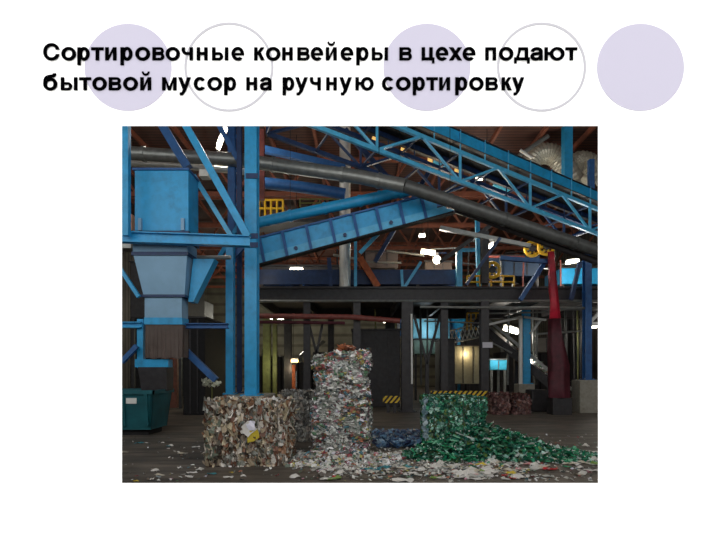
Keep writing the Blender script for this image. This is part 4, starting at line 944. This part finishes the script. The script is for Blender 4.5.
def add_scrap(px,py,big=1.0,ci=None):
    Y=EYE*F/(py-HY); p=W(px,py,Y)
    i=rr.choices(range(9),(14,5,5,1.6,.8,1.2,.9,1,2.5))[0] if ci is None else ci
    o=bpy.data.objects.new('plastic_scrap',rr.choice(SCR[i])); COL.objects.link(o); s=big*rr.uniform(.5,1.25); o.scale=(s*1.2,s,s); o.location=(p.x,p.y,.002); o.rotation_euler=(0,0,rr.uniform(-.7,.7) if rr.random()<.7 else rr.uniform(0,6.28))
    nm=SC_COL[i][1]; tag(o,'%s scrap of plastic lying %s'%(nm,zone(px,py)),'scrap','plastic scraps '+zone(px,py))
n=0
while n<290:
    q=rr.random()
    if q<.38: px,py=rr.gauss(355,34),rr.gauss(464,9); ok=300<px<425 and 449<py<481 and py>449+.0*px
    elif q<.78: px,py=rr.gauss(465,34),rr.gauss(470,6); ok=400<px<540 and 459<py<482
    elif q<.93: px,py=rr.uniform(530,600),rr.gauss(461,10); ok=440<py<480
    else: px,py=rr.uniform(122,300),rr.uniform(440,482); ok=not(200<px<290 and py<470)
    if not ok: continue
    add_scrap(px,py,.8 if px<300 else 1.15); n+=1
for px,py,ci,b in ((394,461,4,1.4),(402,482,0,1.5),(550,470,4,1.3),(536,467,0,1.8),(510,474,6,1.2),(505,476,4,1.1),(228,478,0,.9),(155,471,0,.8),(200,470,0,1),(171,446,0,.8),(592,452,0,1.6)):
    add_scrap(px,py,b,ci)
# small fragments nobody could count
mb=MB(); n=0
while n<2300:
    q=rr.random()
    if q<.5: px,py=rr.gauss(358,36),rr.gauss(462,9); ok=292<px<430 and 447<py<482
    elif q<.85: px,py=rr.gauss(465,40),rr.gauss(469,7); ok=395<px<550 and 455<py<482
    elif q<.95: px,py=rr.uniform(520,600),rr.uniform(435,482); ok=True
    else: px,py=rr.uniform(122,300),rr.uniform(436,482); ok=True
    if not ok: continue
    Y=EYE*F/(py-HY); p=W(px,py,Y); n+=1
    patch(mb,Vector((p.x,p.y,rr.uniform(.008,.03))),Vector((rr.gauss(0,.35),rr.gauss(-.1,.35),1)),rr.uniform(.02,.07),rr.choice(P_LIT),rr,.7,.3)
for i,v in enumerate(mb.v):
    if v[2]<.002: mb.v[i]=(v[0],v[1],.002)
o=one(mb,'litter_fragments',PLASTIC,'fine shreds of mixed plastic scattered over the floor before the bales','litter'); o['kind']='stuff'
# mound of mixed film at the foot of the stack
mb=MB(); n=0
while n<1300:
    x=rr.uniform(W(292,0,8.6).x,W(400,0,8.6).x); y=rr.uniform(7.9,8.95); h=.02+.2*max(0,1-abs(x-sx)/.9)*max(0,(y-7.9)/1.0)
    n+=1; patch(mb,Vector((x,y,rr.uniform(.01,h))),Vector((rr.gauss(0,.6),rr.gauss(-.4,.5),1)),rr.uniform(.04,.12),rr.choice(P_LIT),rr,1.0,.35)
for i,v in enumerate(mb.v):
    if v[2]<.003: mb.v[i]=(v[0],v[1],.003)
o=one(mb,'loose_film_mound',PLASTIC,'low mound of mixed torn film at the foot of the tall stack','heap'); o['kind']='stuff'
# pale scrap caught on thin upright
t=thing('caught_bag','pale torn bag caught on a thin upright behind the brown bale','bag',W(211,402,14.2))
mb=MB()
for k in range(24): 
    p=W(211+rr.uniform(-8,9),382+rr.uniform(-2.5,4),14.2); patch(mb,p,Vector((rr.gauss(0,.6),-1,rr.gauss(0,.6))),.13,s2l((220,222,200)),rr,.8,.3)
mb.build('torn_film',PLASTIC,t); mb=MB(); p=W(212,0,14.25); mb.tube([(p.x,p.y,0),(p.x,p.y,W(0,378,14.2).z)],.025,6); mb.build('thin_upright',OLIVE,t)
# scraps riding on the feed conveyor
mb=MB(); a,b=W(478,322,23),W(566,396,21)
for k in range(220):
    f=rr.uniform(.45,.98); p=a.lerp(b,f)+Vector((rr.uniform(-.2,.2),rr.uniform(-.5,.5),.25+rr.uniform(0,.2))); patch(mb,p,Vector((rr.gauss(0,.6),-.5,1)),rr.uniform(.08,.22),rr.choice(P_MIX),rr,1,.3)
o=one(mb,'conveyed_waste',PLASTIC,'pale loose waste riding on the dark feed conveyor','waste'); o['kind']='stuff'

# ------------------------------------------------------------------ light
w=bpy.data.worlds.new('overcast'); SC.world=w; w.use_nodes=True
bg=w.node_tree.nodes['Background']; bg.inputs['Color'].default_value=(1,1,1,1); bg.inputs['Strength'].default_value=2.3
def portal(xa,xb,za,zb,y):
    l=bpy.data.lights.new('sky_portal','AREA'); l.shape='RECTANGLE'; l.size=xb-xa; l.size_y=zb-za; l.cycles.is_portal=True
    o=bpy.data.objects.new('sky_portal',l); COL.objects.link(o); o.location=((xa+xb)/2,y,(za+zb)/2); o.rotation_euler=(math.radians(90),0,0)
portal(-HW,HW,4.5,10.6,WY-.01); portal(x0,x1,z0,z1,WY+.01)
# ------------------------------------------------------------------ camera
cd=bpy.data.cameras.new('camera'); cam=bpy.data.objects.new('camera',cd); COL.objects.link(cam); SC.camera=cam
cam.location=(0,0,EYE); cam.rotation_euler=(math.radians(90),0,0); cd.sensor_width=36; cd.sensor_fit='HORIZONTAL'; cd.lens=36*F/720; cd.shift_y=(HY-270)/720; cd.clip_end=200
vs=SC.view_settings; vs.view_transform='Standard'; vs.look='None'; vs.gamma=1; vs.use_curve_mapping=False; vs.exposure=0
SC.cycles.use_denoising=True; SC.cycles.max_bounces=6; SC.cycles.sample_clamp_indirect=4
